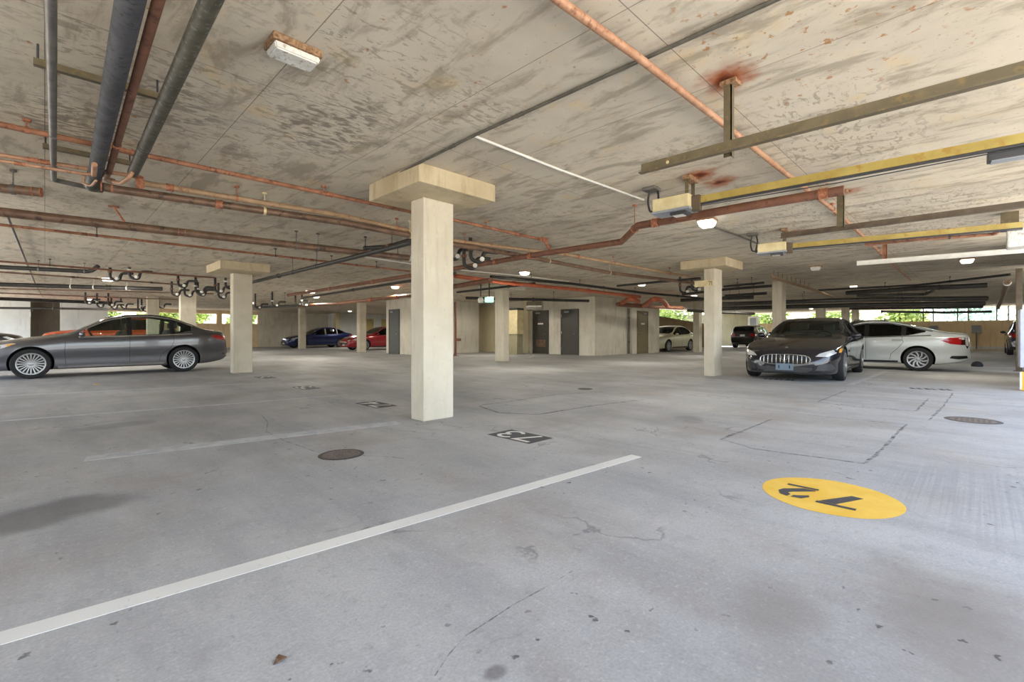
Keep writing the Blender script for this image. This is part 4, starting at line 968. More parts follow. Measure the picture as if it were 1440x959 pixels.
class Shape:
    def __init__(s, top, sho, bot, wid, tumble=0.45, crease=1.0, lift=0.0):
        top = [(x, z + max(0.0, z - 0.95) * lift) for x, z in top]
        s.zt, s.zs, s.zb, s.w = pchip(top), pchip(sho), pchip(bot), pchip(wid); s.tumble = tumble; s.crease = crease
        s.x0, s.x1 = min(p[0] for p in top), max(p[0] for p in top)
    def edge(s, x, dw=0.0, dz=0.0):         # side edge of the roof / bonnet at x
        W = s.w(x) - dw; zt = s.zt(x) - dz; zs = min(s.zs(x), zt - 0.02); g = zt - zs
        k = smooth(0.10, 0.30, g)
        y = (1 - k) * 0.64 * W + k * (0.93 * W - g * s.tumble); z = (1 - k) * (zs + 0.84 * g) + k * (zt - 0.05)
        return y, z, k
    def half(s, x, dw=0.0, dz=0.0, floor=None, n=4):
        W = s.w(x) - dw; zt = s.zt(x) - dz; zb = s.zb(x) if floor is None else floor(x) if callable(floor) else floor
        zs = min(s.zs(x), zt - 0.02); zb = min(zb, zs - 0.06); g = zt - zs
        ye, ze, k = s.edge(x, dw, dz)
        zm = zb + (zs - zb) * 0.62
        P = [(0, zb), (0.70 * W, zb), (0.93 * W, zb + 0.02), (0.965 * W, zb + 0.10), (0.972 * W, zb + (zs - zb) * 0.36), (W, zm), (0.992 * W, zs - 0.07), (0.945 * W, zs)]
        y7 = (1 - k) * 0.82 * W + k * (0.45 * 0.935 * W + 0.55 * ye); z7 = (1 - k) * (zs + 0.55 * g) + k * (zs + 0.5 * (ze - zs))
        P += [(y7, z7), (ye, ze), (ye * (1 - k) * 0.55 + k * ye * 0.72, (1 - k) * (zs + 0.96 * g) + k * (zt - 0.014)), (0, zt)]
        out = []
        for i in range(len(P) - 1):
            p0 = P[max(i - 1, 0)]; p1 = P[i]; p2 = P[i + 1]; p3 = P[min(i + 2, len(P) - 1)]
            for j in range(n):
                t_ = j / n
                if i < 2: out.append((p1[0] + (p2[0] - p1[0]) * t_, p1[1] + (p2[1] - p1[1]) * t_)); continue
                c = []
                for a in (0, 1):
                    m1 = (p2[a] - p0[a]) * 0.42; m2 = (p3[a] - p1[a]) * 0.42
                    c.append(p1[a] * (1 + 2 * t_) * (1 - t_) ** 2 + m1 * t_ * (1 - t_) ** 2 + p2[a] * t_ * t_ * (3 - 2 * t_) + m2 * t_ * t_ * (t_ - 1))
                out.append(tuple(c))
        out.append(P[-1]); return out
    def loft(s, xs, dw=0.0, dz=0.0, floor=None, n=4):
        bm = bmesh.new(); rings = []
        for x in xs:
            h = s.half(x, dw, dz, floor, n)
            pts = [(y, z) for y, z in h] + [(-y, z) for y, z in h[-2:0:-1]]
            rings.append([bm.verts.new((x, y, z)) for y, z in pts])
        m = len(rings[0])
        for i in range(len(rings) - 1):
            for j in range(m): bm.faces.new((rings[i][j], rings[i][(j + 1) % m], rings[i + 1][(j + 1) % m], rings[i + 1][j]))
        bm.faces.new(rings[0]); bm.faces.new(rings[-1]); bmesh.ops.recalc_face_normals(bm, faces=bm.faces)
        return bm
def temp(bm, m):
    bmesh.ops.recalc_face_normals(bm, faces=bm.faces)
    me = bpy.data.meshes.new('tmp'); bm.to_mesh(me); bm.free(); me.materials.append(m)
    o = bpy.data.objects.new('tmp', me); C.objects.link(o); return o
def cut_mesh(body, cutters):
    for c in cutters:
        md = body.modifiers.new('b', 'BOOLEAN'); md.operation = 'DIFFERENCE'; md.object = c; md.solver = 'EXACT'; md.material_mode = 'TRANSFER'
    dg = bpy.context.evaluated_depsgraph_get(); dg.update()
    me = bpy.data.meshes.new_from_object(body.evaluated_get(dg))
    body.modifiers.clear(); old = body.data; body.data = me; bpy.data.meshes.remove(old)
    for c in cutters:
        m = c.data; bpy.data.objects.remove(c); bpy.data.meshes.remove(m)
AX = {'y+': (Vector((0, -1, 0)), lambda p: Vector((p[0], 3, p[1]))), 'y-': (Vector((0, 1, 0)), lambda p: Vector((p[0], -3, p[1]))),
      'z': (Vector((0, 0, -1)), lambda p: Vector((p[0], p[1], 4))), 'x+': (Vector((-1, 0, 0)), lambda p: Vector((6, p[0], p[1]))), 'x-': (Vector((1, 0, 0)), lambda p: Vector((-6, p[0], p[1])))}
def patch(bvh, poly, ax, off=0.004, res=0.06, skirt=0.012):
    d, org = AX[ax]
    pts = []; n = len(poly)
    for i in range(n):
        a = Vector(poly[i]); b = Vector(poly[(i + 1) % n]); k = max(1, int((b - a).length / res))
        for j in range(k): pts.append(a.lerp(b, j / k))
    m = len(pts); edges = [(i, (i + 1) % m) for i in range(m)]
    x0, x1 = min(p.x for p in pts), max(p.x for p in pts); y0, y1 = min(p.y for p in pts), max(p.y for p in pts)
    def inside(q):
        c = False
        for i in range(m):
            a, b = pts[i], pts[(i + 1) % m]
            if (a.y > q.y) != (b.y > q.y) and q.x < (b.x - a.x) * (q.y - a.y) / (b.y - a.y) + a.x: c = not c
        return c
    gx = max(1, int((x1 - x0) / res)); gy = max(1, int((y1 - y0) / res)); inner = []
    for i in range(1, gx):
        for j in range(1, gy):
            q = Vector((x0 + (x1 - x0) * i / gx, y0 + (y1 - y0) * j / gy))
            if inside(q) and min((q - p).length for p in pts) > res * 0.4: inner.append(q)
    r = geometry.delaunay_2d_cdt(pts + inner, edges, [], 1, 1e-5)
    bm = bmesh.new(); vm = {}
    nrm = {}
    for k, q in enumerate(r[0]):
        h, nn, _, _ = bvh.ray_cast(org(q), d, 8)
        if h is None: continue
        if nn.dot(d) > 0: nn = -nn
        vm[k] = bm.verts.new(h + nn * off); nrm[vm[k]] = nn
    for f in r[2]:
        if all(k in vm for k in f):
            v = [vm[k] for k in f]
            try: fc = bm.faces.new(v)
            except ValueError: continue
            fc.normal_update()
            if fc.normal.dot(d) > 0: fc.normal_flip()
    if skirt:
        be = [e for e in bm.edges if len(e.link_faces) == 1]
        ring = {}
        for e in be:
            for v in e.verts:
                if v not in ring: ring[v] = bm.verts.new(v.co - nrm[v] * (off + skirt))
        for e in be:
            a, b = e.verts
            try: bm.faces.new((a, b, ring[b], ring[a]))
            except ValueError: pass
    return bm
def ribbon(bvh, line, w, ax, off=0.002):
    d, org = AX[ax]; P = []
    for a, b in zip(line[:-1], line[1:]):
        a, b = Vector(a), Vector(b); k = max(1, int((b - a).length / 0.05))
        for j in range(k): P.append(a.lerp(b, j / k))
    P.append(Vector(line[-1])); bm = bmesh.new(); prev = None
    for i, p in enumerate(P):
        t_ = (P[min(i + 1, len(P) - 1)] - P[max(i - 1, 0)]).normalized(); s = Vector((-t_.y, t_.x)) * w / 2
        row = []
        for q in (p - s, p + s):
            h, nn, _, _ = bvh.ray_cast(org(q), d, 8)
            if h is None: row = None; break
            if nn.dot(d) > 0: nn = -nn
            row.append(bm.verts.new(h + nn * off))
            row.append(bm.verts.new(h - nn * 0.004))
        if row and prev:
            bm.faces.new((prev[0], row[0], row[2], prev[2])); bm.faces.new((prev[0], prev[1], row[1], row[0])); bm.faces.new((prev[2], row[2], row[3], prev[3]))
        prev = row
    return bm

def build_car(name, label, loc, heading, sh, P, paint):
    """local frame: +x forward, +y left, origin on the floor midway between the axles"""
    t_ = thing(name, label, 'car', loc, heading)
    wb = P['wb']; r = P['r']; W = P['W']
    xs = []; x = sh.x0
    L = sh.x1 - sh.x0; n = P.get('n', 76)
    for k in range(n + 1):
        u = k / n; u = 0.5 - 0.5 * math.cos(math.pi * u) if P.get('fine', True) else u
        u = 0.6 * u + 0.4 * (k / n)
        xs.append(sh.x0 + L * u)
    bm = sh.loft(xs)
    bvh = BVHTree.FromBMesh(bm)
    body = temp(bm, paint)
    cutters = []
    # cabin
    cx0, cx1 = P['cab']
    cx_ = [cx0 + (cx1 - cx0) * k / 26 for k in range(27)]
    cutters.append(temp(sh.loft(cx_, P.get('wall', 0.07), 0.045, lambda x: 0.42 if x > -wb / 2 + r + 0.12 else sh.zs(x) - 0.10), M['inside']))
    # side windows
    wins = []
    xa, xb = P['dlo']; piv = P['pillars']
    cuts_ = [xa] + piv + [xb]
    for k in range(len(cuts_) - 1):
        a = cuts_[k] - (0.035 if k else 0); b = cuts_[k + 1] + (0.035 if k < len(cuts_) - 2 else 0)
        lo, hi = [], []
        N = 14
        for j in range(N + 1):
            x = a + (b - a) * j / N
            zl = sh.zs(x) + P.get('sill', 0.035); zh = sh.edge(x)[1] - P.get('head', 0.035)
            zh = min(zh, P.get('dlotop', 9))
            if k == len(cuts_) - 2 and 'kick' in P:      # upswept rear corner
                zl += P['kick'] * smooth(0, 1, j / N)
            if zh - zl > 0.025: lo.append((x, zl)); hi.append((x, zh))
        if len(lo) > 2: wins.append(lo + hi[::-1])
    for w in wins:
        b2 = bmesh.new(); n2 = len(w)
        A = [b2.verts.new((x, -1.4, z)) for x, z in w]; B = [b2.verts.new((x, 1.4, z)) for x, z in w]
        b2.faces.new(A); b2.faces.new(B)
        for i in range(n2): b2.faces.new((A[i], A[(i + 1) % n2], B[(i + 1) % n2], B[i]))
        cutters.append(temp(b2, M['dark_trim']))
    screens = []
    for nm, (s0, s1) in (('windshield', P['ws']), ('rear_window', P['rw'])):
        lo, hi = [], []
        for j in range(13):
            x = s0 + (s1 - s0) * j / 12; y = sh.edge(x)[0] * 0.985 - 0.035
            lo.append((x, y)); hi.append((x, -y))
        w = lo + hi[::-1]; screens.append((nm, w))
        b2 = bmesh.new(); n2 = len(w)
        A = [b2.verts.new((x, y, sh.zt(x) - 0.13 - 0.0)) for x, y in w]; B = [b2.verts.new((x, y, sh.zt(x) + 0.3)) for x, y in w]
        # walls as strips so that every face is planar enough
        h = len(lo)
        for Z in (A, B):
            for i in range(h - 1): b2.faces.new((Z[i], Z[i + 1], Z[n2 - 2 - i], Z[n2 - 1 - i]))
        for i in range(n2): b2.faces.new((A[i], A[(i + 1) % n2], B[(i + 1) % n2], B[i]))
        cutters.append(temp(b2, M['dark_trim']))
    for sx in (1, -1):
        for sy in (1, -1):
            b2 = bmesh.new(); mt = Matrix.Translation((sx * wb / 2, sy * (W + 0.05), r + 0.012)) @ Matrix.Rotation(math.pi / 2, 4, 'X')
            add_lathe(b2, [(r + P.get('gap', 0.045), -0.33), (r + P.get('gap', 0.045), 0.33)], 48, mat=mt); cutters.append(temp(b2, M['well']))
    cut_mesh(body, cutters)
    me = body.data; me.set_sharp_from_angle(angle=math.radians(32))
    for f in me.polygons: f.use_smooth = True
    me.set_sharp_from_angle(angle=math.radians(32))
    body.name = 'body'; body.parent = t_
    G = P.get('glass', 'glass')
    for nm, w in screens:
        obj(nm, patch(bvh, w, 'z', -0.008, 0.09, 0.0), M[P.get('glass_f', 'glass') if nm == 'windshield' else G], t_, 60)
    sides = ('y+', 'y-')
    for ax in sides:
        for w in wins: obj('side_window', patch(bvh, w, ax, -0.012, 0.09, 0.0), M[G], t_, 60)
        for pvx in piv:
            pl = [(pvx - 0.05, sh.zs(pvx) + P.get('sill', 0.035)), (pvx + 0.05, sh.zs(pvx) + P.get('sill', 0.035)), (pvx + 0.05, sh.edge(pvx + 0.05)[1] - 0.03), (pvx - 0.05, sh.edge(pvx - 0.05)[1] - 0.03)]
            obj('pillar_trim', patch(bvh, pl, ax, 0.003, 0.06), M['dark_trim'], t_, 50)
        if P.get('trim'):
            wl = [(x, sh.zs(x) + 0.018) for x in [xa + 0.02 + (xb - xa - 0.02) * j / 24 for j in range(25)]]
            obj('belt_trim', ribbon(bvh, wl, 0.020, ax, 0.005), M[P['trim']], t_, 60)
            wl = [(x, sh.edge(x)[1] - P.get('head', 0.035) + 0.012) for x in [xa - 0.05 + (xb - xa + 0.02) * j / 24 for j in range(25)]]
            obj('roof_trim', ribbon(bvh, wl, 0.018, ax, 0.005), M[P['trim']], t_, 60)
        # door seams
        zs0 = P['sillz']
        for dx in P['doors']:
            ln = [(dx[0], sh.zs(dx[0]) + 0.01)] + [(dx[0] + o_, z) for o_, z in dx[1]]
            obj('door_seam', ribbon(bvh, ln, 0.009, ax, 0.0015), M['dark_trim'], t_)
        obj('sill_trim', ribbon(bvh, [(wb / 2 - r - 0.10, zs0), (-wb / 2 + r + 0.10, zs0 + 0.01)], 0.05, ax, 0.006), M[P.get('sillm', 'dark_trim')], t_, 60)
        for hx in P['handles']:
            hz = sh.zs(hx) - 0.07; h, nn, _, _ = bvh.ray_cast(AX[ax][1]((hx, hz)), AX[ax][0], 8); s = 1 if ax == 'y+' else -1
            if h:
                pts = rounded([h + Vector((-0.10, 0, 0)), h + Vector((-0.085, s * 0.035, 0.004)), h + Vector((0.085, s * 0.035, 0)), h + Vector((0.10, 0, -0.003))], 0.025)
                obj('door_handle', tube(pts, 0.013, 10), M[P.get('handlem')] if P.get('handlem') else paint, t_, 60)
        # mirror
        mx_ = P['mirror']; mz = sh.zs(mx_) + 0.085; s = 1 if ax == 'y+' else -1
        y0 = sh.w(mx_) * 0.93
        b2 = bmesh.new(); add_tube(b2, rounded([(mx_ + 0.03, s * (y0 - 0.03), mz - 0.05), (mx_, s * (y0 + 0.03), mz - 0.045), (mx_ - 0.02, s * (y0 + 0.07), mz - 0.02)], 0.03), 0.018, 10)
        r2 = bmesh.ops.create_uvsphere(b2, u_segments=20, v_segments=12, radius=1)
        for v in r2['verts']:
            q = v.co.copy(); v.co = Vector((mx_ - 0.02 + q.x * (0.075 if q.x > 0 else 0.03), s * (y0 + 0.125) + q.y * 0.105, mz + q.z * 0.068 * (1 - 0.15 * q.y * s)))
        mo = obj('side_mirror', b2, M[P['mirrorm']] if P.get('mirrorm') else paint, t_, 50)
    for part, ax, poly, m in P.get('patches', ()):
        axs = sides if ax == 'y' else (ax,)
        for a in axs:
            pl = [poly] if ax in ('y', 'z') or P.get('nomirror') else [poly]
            for q in pl: obj(part, patch(bvh, q, a, 0.005, 0.05), M[m] if m else paint, t_, 50)
        if ax in ('x+', 'x-') and min(abs(q[0]) for q in poly) > 0.02 and all(q[0] > 0 for q in poly):
            obj(part, patch(bvh, [(-q[0], q[1]) for q in poly], ax, 0.005, 0.05), M[m] if m else paint, t_, 50)
    # wheels
    for sx in (1, -1):
        for sy in (1, -1):
            yy = sy * (W - 0.015); wd = 0.215
            mt = Matrix.Translation((sx * wb / 2, yy, r)) @ Matrix.Rotation(-sy * math.pi / 2, 4, 'X')     # +z of the lathe points outward
            rr = P.get('rim', 0.70) * r
            b2 = bmesh.new(); add_lathe(b2, [(rr, -wd), (r * 0.94, -wd), (r, -wd + 0.03), (r, -0.035), (r * 0.955, -0.006), (rr * 1.10, 0.0), (rr, -0.010)], 48, mat=mt, close=True)
            w = obj('wheel', b2, M['rubber'], t_, 40)
            b2 = bmesh.new(); wheel_rim(b2, rr, P.get('spokes', 10), P.get('sw', 0.05), P.get('twist', 0.0), mt, P.get('pair', 0.0)); obj('rim', b2, [M['alloy'], M['dark_trim']], w, 40)
    # seats and steering wheel behind the clear glass
    if P.get('seats'):
        for x0, y0, wdt in ((P['seats'][0], 0.37, 0.5), (P['seats'][0], -0.37, 0.5), (P['seats'][1], 0.0, 1.15)):
            b2 = bmesh.new(); add_box(b2, (x0 - 0.06, y0 - wdt / 2, 0.5), (x0 + 0.08, y0 + wdt / 2, sh.zs(x0) + 0.16), 0, 0.05)
            for v in b2.verts: v.co.x -= (v.co.z - 0.5) * 0.35
            se = obj('seat', b2, M['seat'], t_, 50)
            for hy in ((y0,) if wdt < 0.8 else (-0.35, 0.35)):
                b2 = bmesh.new(); z0 = sh.zs(x0) + 0.17; add_box(b2, (x0 - 0.30, hy - 0.12, z0 + 0.02), (x0 - 0.21, hy + 0.12, z0 + 0.18), 0, 0.035); add_tube(b2, [(x0 - 0.25, hy - 0.05, z0 - 0.03), (x0 - 0.255, hy - 0.05, z0 + 0.04)], 0.008, 6); add_tube(b2, [(x0 - 0.25, hy + 0.05, z0 - 0.03), (x0 - 0.255, hy + 0.05, z0 + 0.04)], 0.008, 6)
                obj('headrest', b2, M['seat'], se, 50)
        c = Vector((P['seats'][0] + 0.42, 0.37, sh.zs(0.4) + 0.02)); b2 = bmesh.new()
        mt = Matrix.Translation(c) @ Matrix.Rotation(math.radians(-65), 4, 'Y')
        prof = [(0.18 + 0.014 * math.cos(a), 0.014 * math.sin(a)) for a in [2 * math.pi * k / 8 for k in range(8)]]
        add_lathe(b2, prof, 28, mat=mt, close=True); add_box(b2, (-0.02, -0.17, -0.01), (0.02, 0.17, 0.01), 0)
        for v in b2.verts[-8:]: v.co = mt @ v.co
        obj('steering_wheel', b2, M['dark_trim'], t_, 50)
        b2 = bmesh.new(); xd = P['seats'][0] + 0.55
        add_box(b2, (xd, -0.66, 0.55), (P['cab'][1] - 0.02, 0.66, sh.zs(xd) + 0.0), 0, 0.04); obj('dashboard', b2, M['inside'], t_, 50)
    for e in P.get('extra', ()): e(t_, bvh, sh)
    return t_
def wheel_rim(bm, R_, n, sw, twist, mt, pair):
    add_lathe(bm, [(R_ * 1.0, -0.012), (R_ * 1.02, 0.001), (R_ * 0.93, -0.002), (R_ * 0.90, -0.05), (R_ * 0.90, -0.16), (R_ * 1.0, -0.16)], 48, 0, mt, close=True)
    add_lathe(bm, [(R_ * 0.91, -0.085), (R_ * 0.91, -0.075), (0.01, -0.075), (0.01, -0.085)], 40, 1, mt, close=True)
    add_lathe(bm, [(0.001, -0.05), (R_ * 0.22, -0.05), (R_ * 0.2, -0.012), (R_ * 0.12, -0.006), (0.001, -0.006)], 24, 0, mt, close=False)
    for k in range(n):
        a = 2 * math.pi * k / n
        for off in ((-pair, pair) if pair else (0.0,)):
            pts = []
            for j, (rr, z, w) in enumerate(((R_ * 0.16, -0.02, sw * 0.7), (R_ * 0.55, -0.016, sw * 0.85), (R_ * 0.95, -0.012, sw))):
                aa = a + off * (1.0 if j else 0.6) + twist * (rr / R_) ** 1.5
                c = Vector((math.cos(aa), math.sin(aa), 0)); s = Vector((-math.sin(aa), math.cos(aa), 0))
                pts.append([c * rr - s * w / 2 + Vector((0, 0, z)), c * rr + s * w / 2 + Vector((0, 0, z)), c * rr + s * w / 2 + Vector((0, 0, z - 0.03)), c * rr - s * w / 2 + Vector((0, 0, z - 0.03))])
            V = [[bm.verts.new(mt @ v) for v in row] for row in pts]
            for i in range(2):
                for j in range(4): bm.faces.new((V[i][j], V[i][(j + 1) % 4], V[i + 1][(j + 1) % 4], V[i + 1][j]))
            bm.faces.new(V[0][::-1]); bm.faces.new(V[2])
def boxpart(name, lo, hi, m, bev=0.006):
    return lambda t_, bvh, sh: obj(name, bx(lo, hi, bev), M[m], t_)

# ---- grey sedan: long fast roof, chrome window line, twenty-spoke wheels
sedan = Shape(
    top=[(2.385, 0.52), (2.36, 0.62), (2.28, 0.72), (2.0, 0.83), (1.5, 0.925), (1.0, 1.00), (0.82, 1.03), (0.45, 1.21), (0.05, 1.385), (-0.35, 1.465), (-0.75, 1.478), (-1.2, 1.42), (-1.6, 1.28), (-2.0, 1.135), (-2.25, 1.10), (-2.40, 1.075), (-2.46, 0.95), (-2.485, 0.70)],
    sho=[(2.385, 0.46), (2.2, 0.63), (1.8, 0.76), (1.2, 0.86), (0.8, 0.905), (0, 0.93), (-1.0, 0.965), (-1.8, 1.0), (-2.3, 0.99), (-2.46, 0.86), (-2.485, 0.62)],
    bot=[(2.385, 0.26), (2.3, 0.20), (1.9, 0.18), (-1.8, 0.19), (-2.3, 0.26), (-2.485, 0.36)],
    wid=[(2.385, 0.55), (2.33, 0.66), (2.2, 0.76), (1.9, 0.865), (1.4, 0.915), (0.6, 0.926), (-1.0, 0.926), (-1.8, 0.905), (-2.2, 0.85), (-2.42, 0.77), (-2.485, 0.68)], lift=0.10)
SED = dict(wb=2.85, r=0.335, W=0.926, cab=(-1.95, 0.86), dlo=(0.62, -1.62), pillars=[-0.30, -1.18], ws=(0.80, 0.02), rw=(-1.28, -1.92), trim='chrome', sillz=0.245,
    doors=[(0.86, [(0.02, 0.6), (0.0, 0.3)]), (-0.30, [(0.0, 0.6), (0.0, 0.3)]), (-1.20, [(0.0, 0.80), (0.06, 0.66), (0.28, 0.45), (0.30, 0.30)])], handles=(-0.12, -1.05), mirror=0.58, rim=0.715, kick=0.06,
    spokes=20, sw=0.021, seats=(-0.05, -1.05), sillm='chrome')
pt = dict(SED); pt['patches'] = [
    ('headlight', 'y', [(2.24, 0.66), (2.02, 0.735), (1.72, 0.80), (1.66, 0.79), (1.84, 0.70), (2.10, 0.625)], 'headlamp'),
    ('turn_signal', 'y', [(1.86, 0.755), (1.72, 0.79), (1.68, 0.785), (1.82, 0.715)], 'amber'),
    ('taillight', 'y', [(-2.04, 0.955), (-2.12, 0.985), (-2.34, 0.955), (-2.43, 0.90), (-2.40, 0.83), (-2.2, 0.86)], 'red_lens'),
    ('reflector', 'y', [(-2.33, 0.45), (-2.41, 0.45), (-2.41, 0.49), (-2.33, 0.49)], 'red_dark'),
    ('taillight', 'x-', [(0.30, 0.88), (0.70, 0.90), (0.70, 0.97), (0.30, 0.96)], 'red_lens'),
    ('license_plate', 'x-', [(-0.16, 0.72), (0.16, 0.72), (0.16, 0.86), (-0.16, 0.86)], 'plate'),
    ('grille', 'x+', [(-0.42, 0.36), (0.42, 0.36), (0.46, 0.50), (0.38, 0.58), (-0.38, 0.58), (-0.46, 0.50)], 'dark_trim'),
    ('crease', 'y', [(0.95, 0.475), (-1.02, 0.555), (-1.02, 0.565), (0.95, 0.487)], None)]
g1, g2 = fl(50, 531.7), fl(265, 523.3)
car_y = 15.0 + 0.93
M['paint_grey'] = car_paint('grey_car_paint', srgb(104, 104, 110), 0.75, 0.3)
build_car('grey_sedan', 'grey metallic sedan with many-spoked wheels parked beyond the worn white lines', ((g1.x + g2.x) / 2 - 0.06, car_y, 0), math.pi, sedan, pt, M['paint_grey'])

# ---- white sedan, fast back, C-shaped tail lamps
civ = Shape(
    top=[(2.25, 0.50), (2.22, 0.62), (2.1, 0.71), (1.7, 0.82), (1.2, 0.91), (0.96, 0.955), (0.55, 1.14), (0.15, 1.31), (-0.25, 1.385), (-0.65, 1.385), (-1.1, 1.30), (-1.55, 1.165), (-1.95, 1.055), (-2.2, 1.03), (-2.32, 1.00), (-2.37, 0.86), (-2.38, 0.66)],
    sho=[(2.25, 0.44), (2.1, 0.60), (1.7, 0.74), (1.1, 0.83), (0.6, 0.87), (-0.4, 0.90), (-1.2, 0.935), (-1.8, 0.95), (-2.2, 0.93), (-2.34, 0.82), (-2.38, 0.58)],
    bot=[(2.25, 0.25), (2.15, 0.19), (1.8, 0.175), (-1.7, 0.18), (-2.15, 0.24), (-2.38, 0.34)],
    wid=[(2.25, 0.52), (2.18, 0.66), (2.0, 0.78), (1.7, 0.86), (1.2, 0.895), (0.4, 0.90), (-1.0, 0.90), (-1.7, 0.885), (-2.1, 0.83), (-2.3, 0.75), (-2.38, 0.64)])
CV = dict(wb=2.70, r=0.318, W=0.90, cab=(-1.85, 0.98), dlo=(0.74, -1.62), pillars=[-0.22, -1.05], ws=(0.94, 0.10), rw=(-1.12, -1.80), trim='dark_trim', sillz=0.235,
    doors=[(0.92, [(0.0, 0.55), (-0.04, 0.28)]), (-0.22, [(0.0, 0.55), (0.0, 0.28)]), (-1.02, [(-0.03, 0.78), (0.10, 0.60), (0.24, 0.45), (0.26, 0.30)])], handles=(-0.06, -0.92), mirror=0.70, rim=0.70, glass='glass_dark', kick=0.09,
    spokes=10, sw=0.042, twist=0.55, seats=(0.05, -0.85), sillm='dark_trim')
CV['patches'] = [
    ('headlight', 'y', [(2.12, 0.60), (1.9, 0.70), (1.62, 0.75), (1.7, 0.66), (2.0, 0.56)], 'headlamp'),
    ('taillight', 'y', [(-1.80, 0.835), (-1.98, 0.905), (-2.20, 0.915), (-2.20, 0.72), (-2.0, 0.745)], 'red_lens'),
    ('taillight', 'y', [(-2.20, 0.915), (-2.335, 0.90), (-2.35, 0.72), (-2.315, 0.62), (-2.28, 0.72), (-2.20, 0.72)], 'red_dark'),
    ('taillight', 'x-', [(0.38, 0.80), (0.62, 0.82), (0.62, 0.88), (0.38, 0.86)], 'red_lens'),
    ('bumper_vent', 'y', [(-1.98, 0.365), (-2.02, 0.43), (-2.31, 0.44), (-2.33, 0.375), (-2.15, 0.345)], 'dark_trim'),
    ('license_plate', 'x-', [(-0.16, 0.64), (0.16, 0.64), (0.16, 0.78), (-0.16, 0.78)], 'plate'),
    ('crease', 'y', [(1.1, 0.72), (-1.75, 0.775), (-1.75, 0.783), (1.1, 0.73)], None)]
M['paint_white_car'] = car_paint('white_car_paint', srgb(206, 212, 212), 0.1, 0.3)
build_car('white_sedan', 'white sedan with dark glass and red C-shaped tail lamp, parked beyond the black sedan', (17.62, 2.55, 0), math.pi / 2 + 0.02, civ, CV, M['paint_white_car'])

# ---- black sedan facing the camera: oval barred grille, blue-grey blank plate
ghi = Shape(
    top=[(2.45, 0.50), (2.42, 0.60), (2.34, 0.68), (2.1, 0.765), (1.6, 0.865), (1.1, 0.935), (0.62, 0.985), (0.25, 1.16), (-0.15, 1.33), (-0.5, 1.42), (-0.85, 1.44), (-1.3, 1.38), (-1.75, 1.24), (-2.1, 1.12), (-2.35, 1.08), (-2.47, 0.98), (-2.52, 0.72)],
    sho=[(2.45, 0.44), (2.3, 0.60), (2.0, 0.71), (1.5, 0.81), (1.0, 0.865), (0.5, 0.89), (-0.5, 0.92), (-1.4, 0.965), (-2.0, 0.98), (-2.4, 0.92), (-2.52, 0.62)],
    bot=[(2.45, 0.20), (2.35, 0.155), (2.0, 0.15), (-1.9, 0.16), (-2.3, 0.24), (-2.52, 0.34)],
    wid=[(2.45, 0.56), (2.40, 0.68), (2.25, 0.80), (2.0, 0.895), (1.5, 0.955), (0.8, 0.95), (-0.5, 0.95), (-1.4, 0.97), (-2.0, 0.93), (-2.35, 0.82), (-2.52, 0.68)], tumble=0.5)
GH = dict(wb=3.0, r=0.345, W=0.965, cab=(-1.95, 0.66), dlo=(0.42, -1.65), pillars=[-0.45, -1.25], ws=(0.60, -0.20), rw=(-1.32, -1.98), trim='chrome', sillz=0.21,
    doors=[(0.70, [(0.0, 0.55), (-0.02, 0.26)]), (-0.45, [(0.0, 0.55), (0.0, 0.26)]), (-1.24, [(0.0, 0.8), (0.10, 0.6), (0.3, 0.4)])], handles=(-0.3, -1.1), mirror=0.36, rim=0.74, seats=(-0.2, -1.15),
    spokes=7, sw=0.022, pair=0.13, sillm='dark_trim')
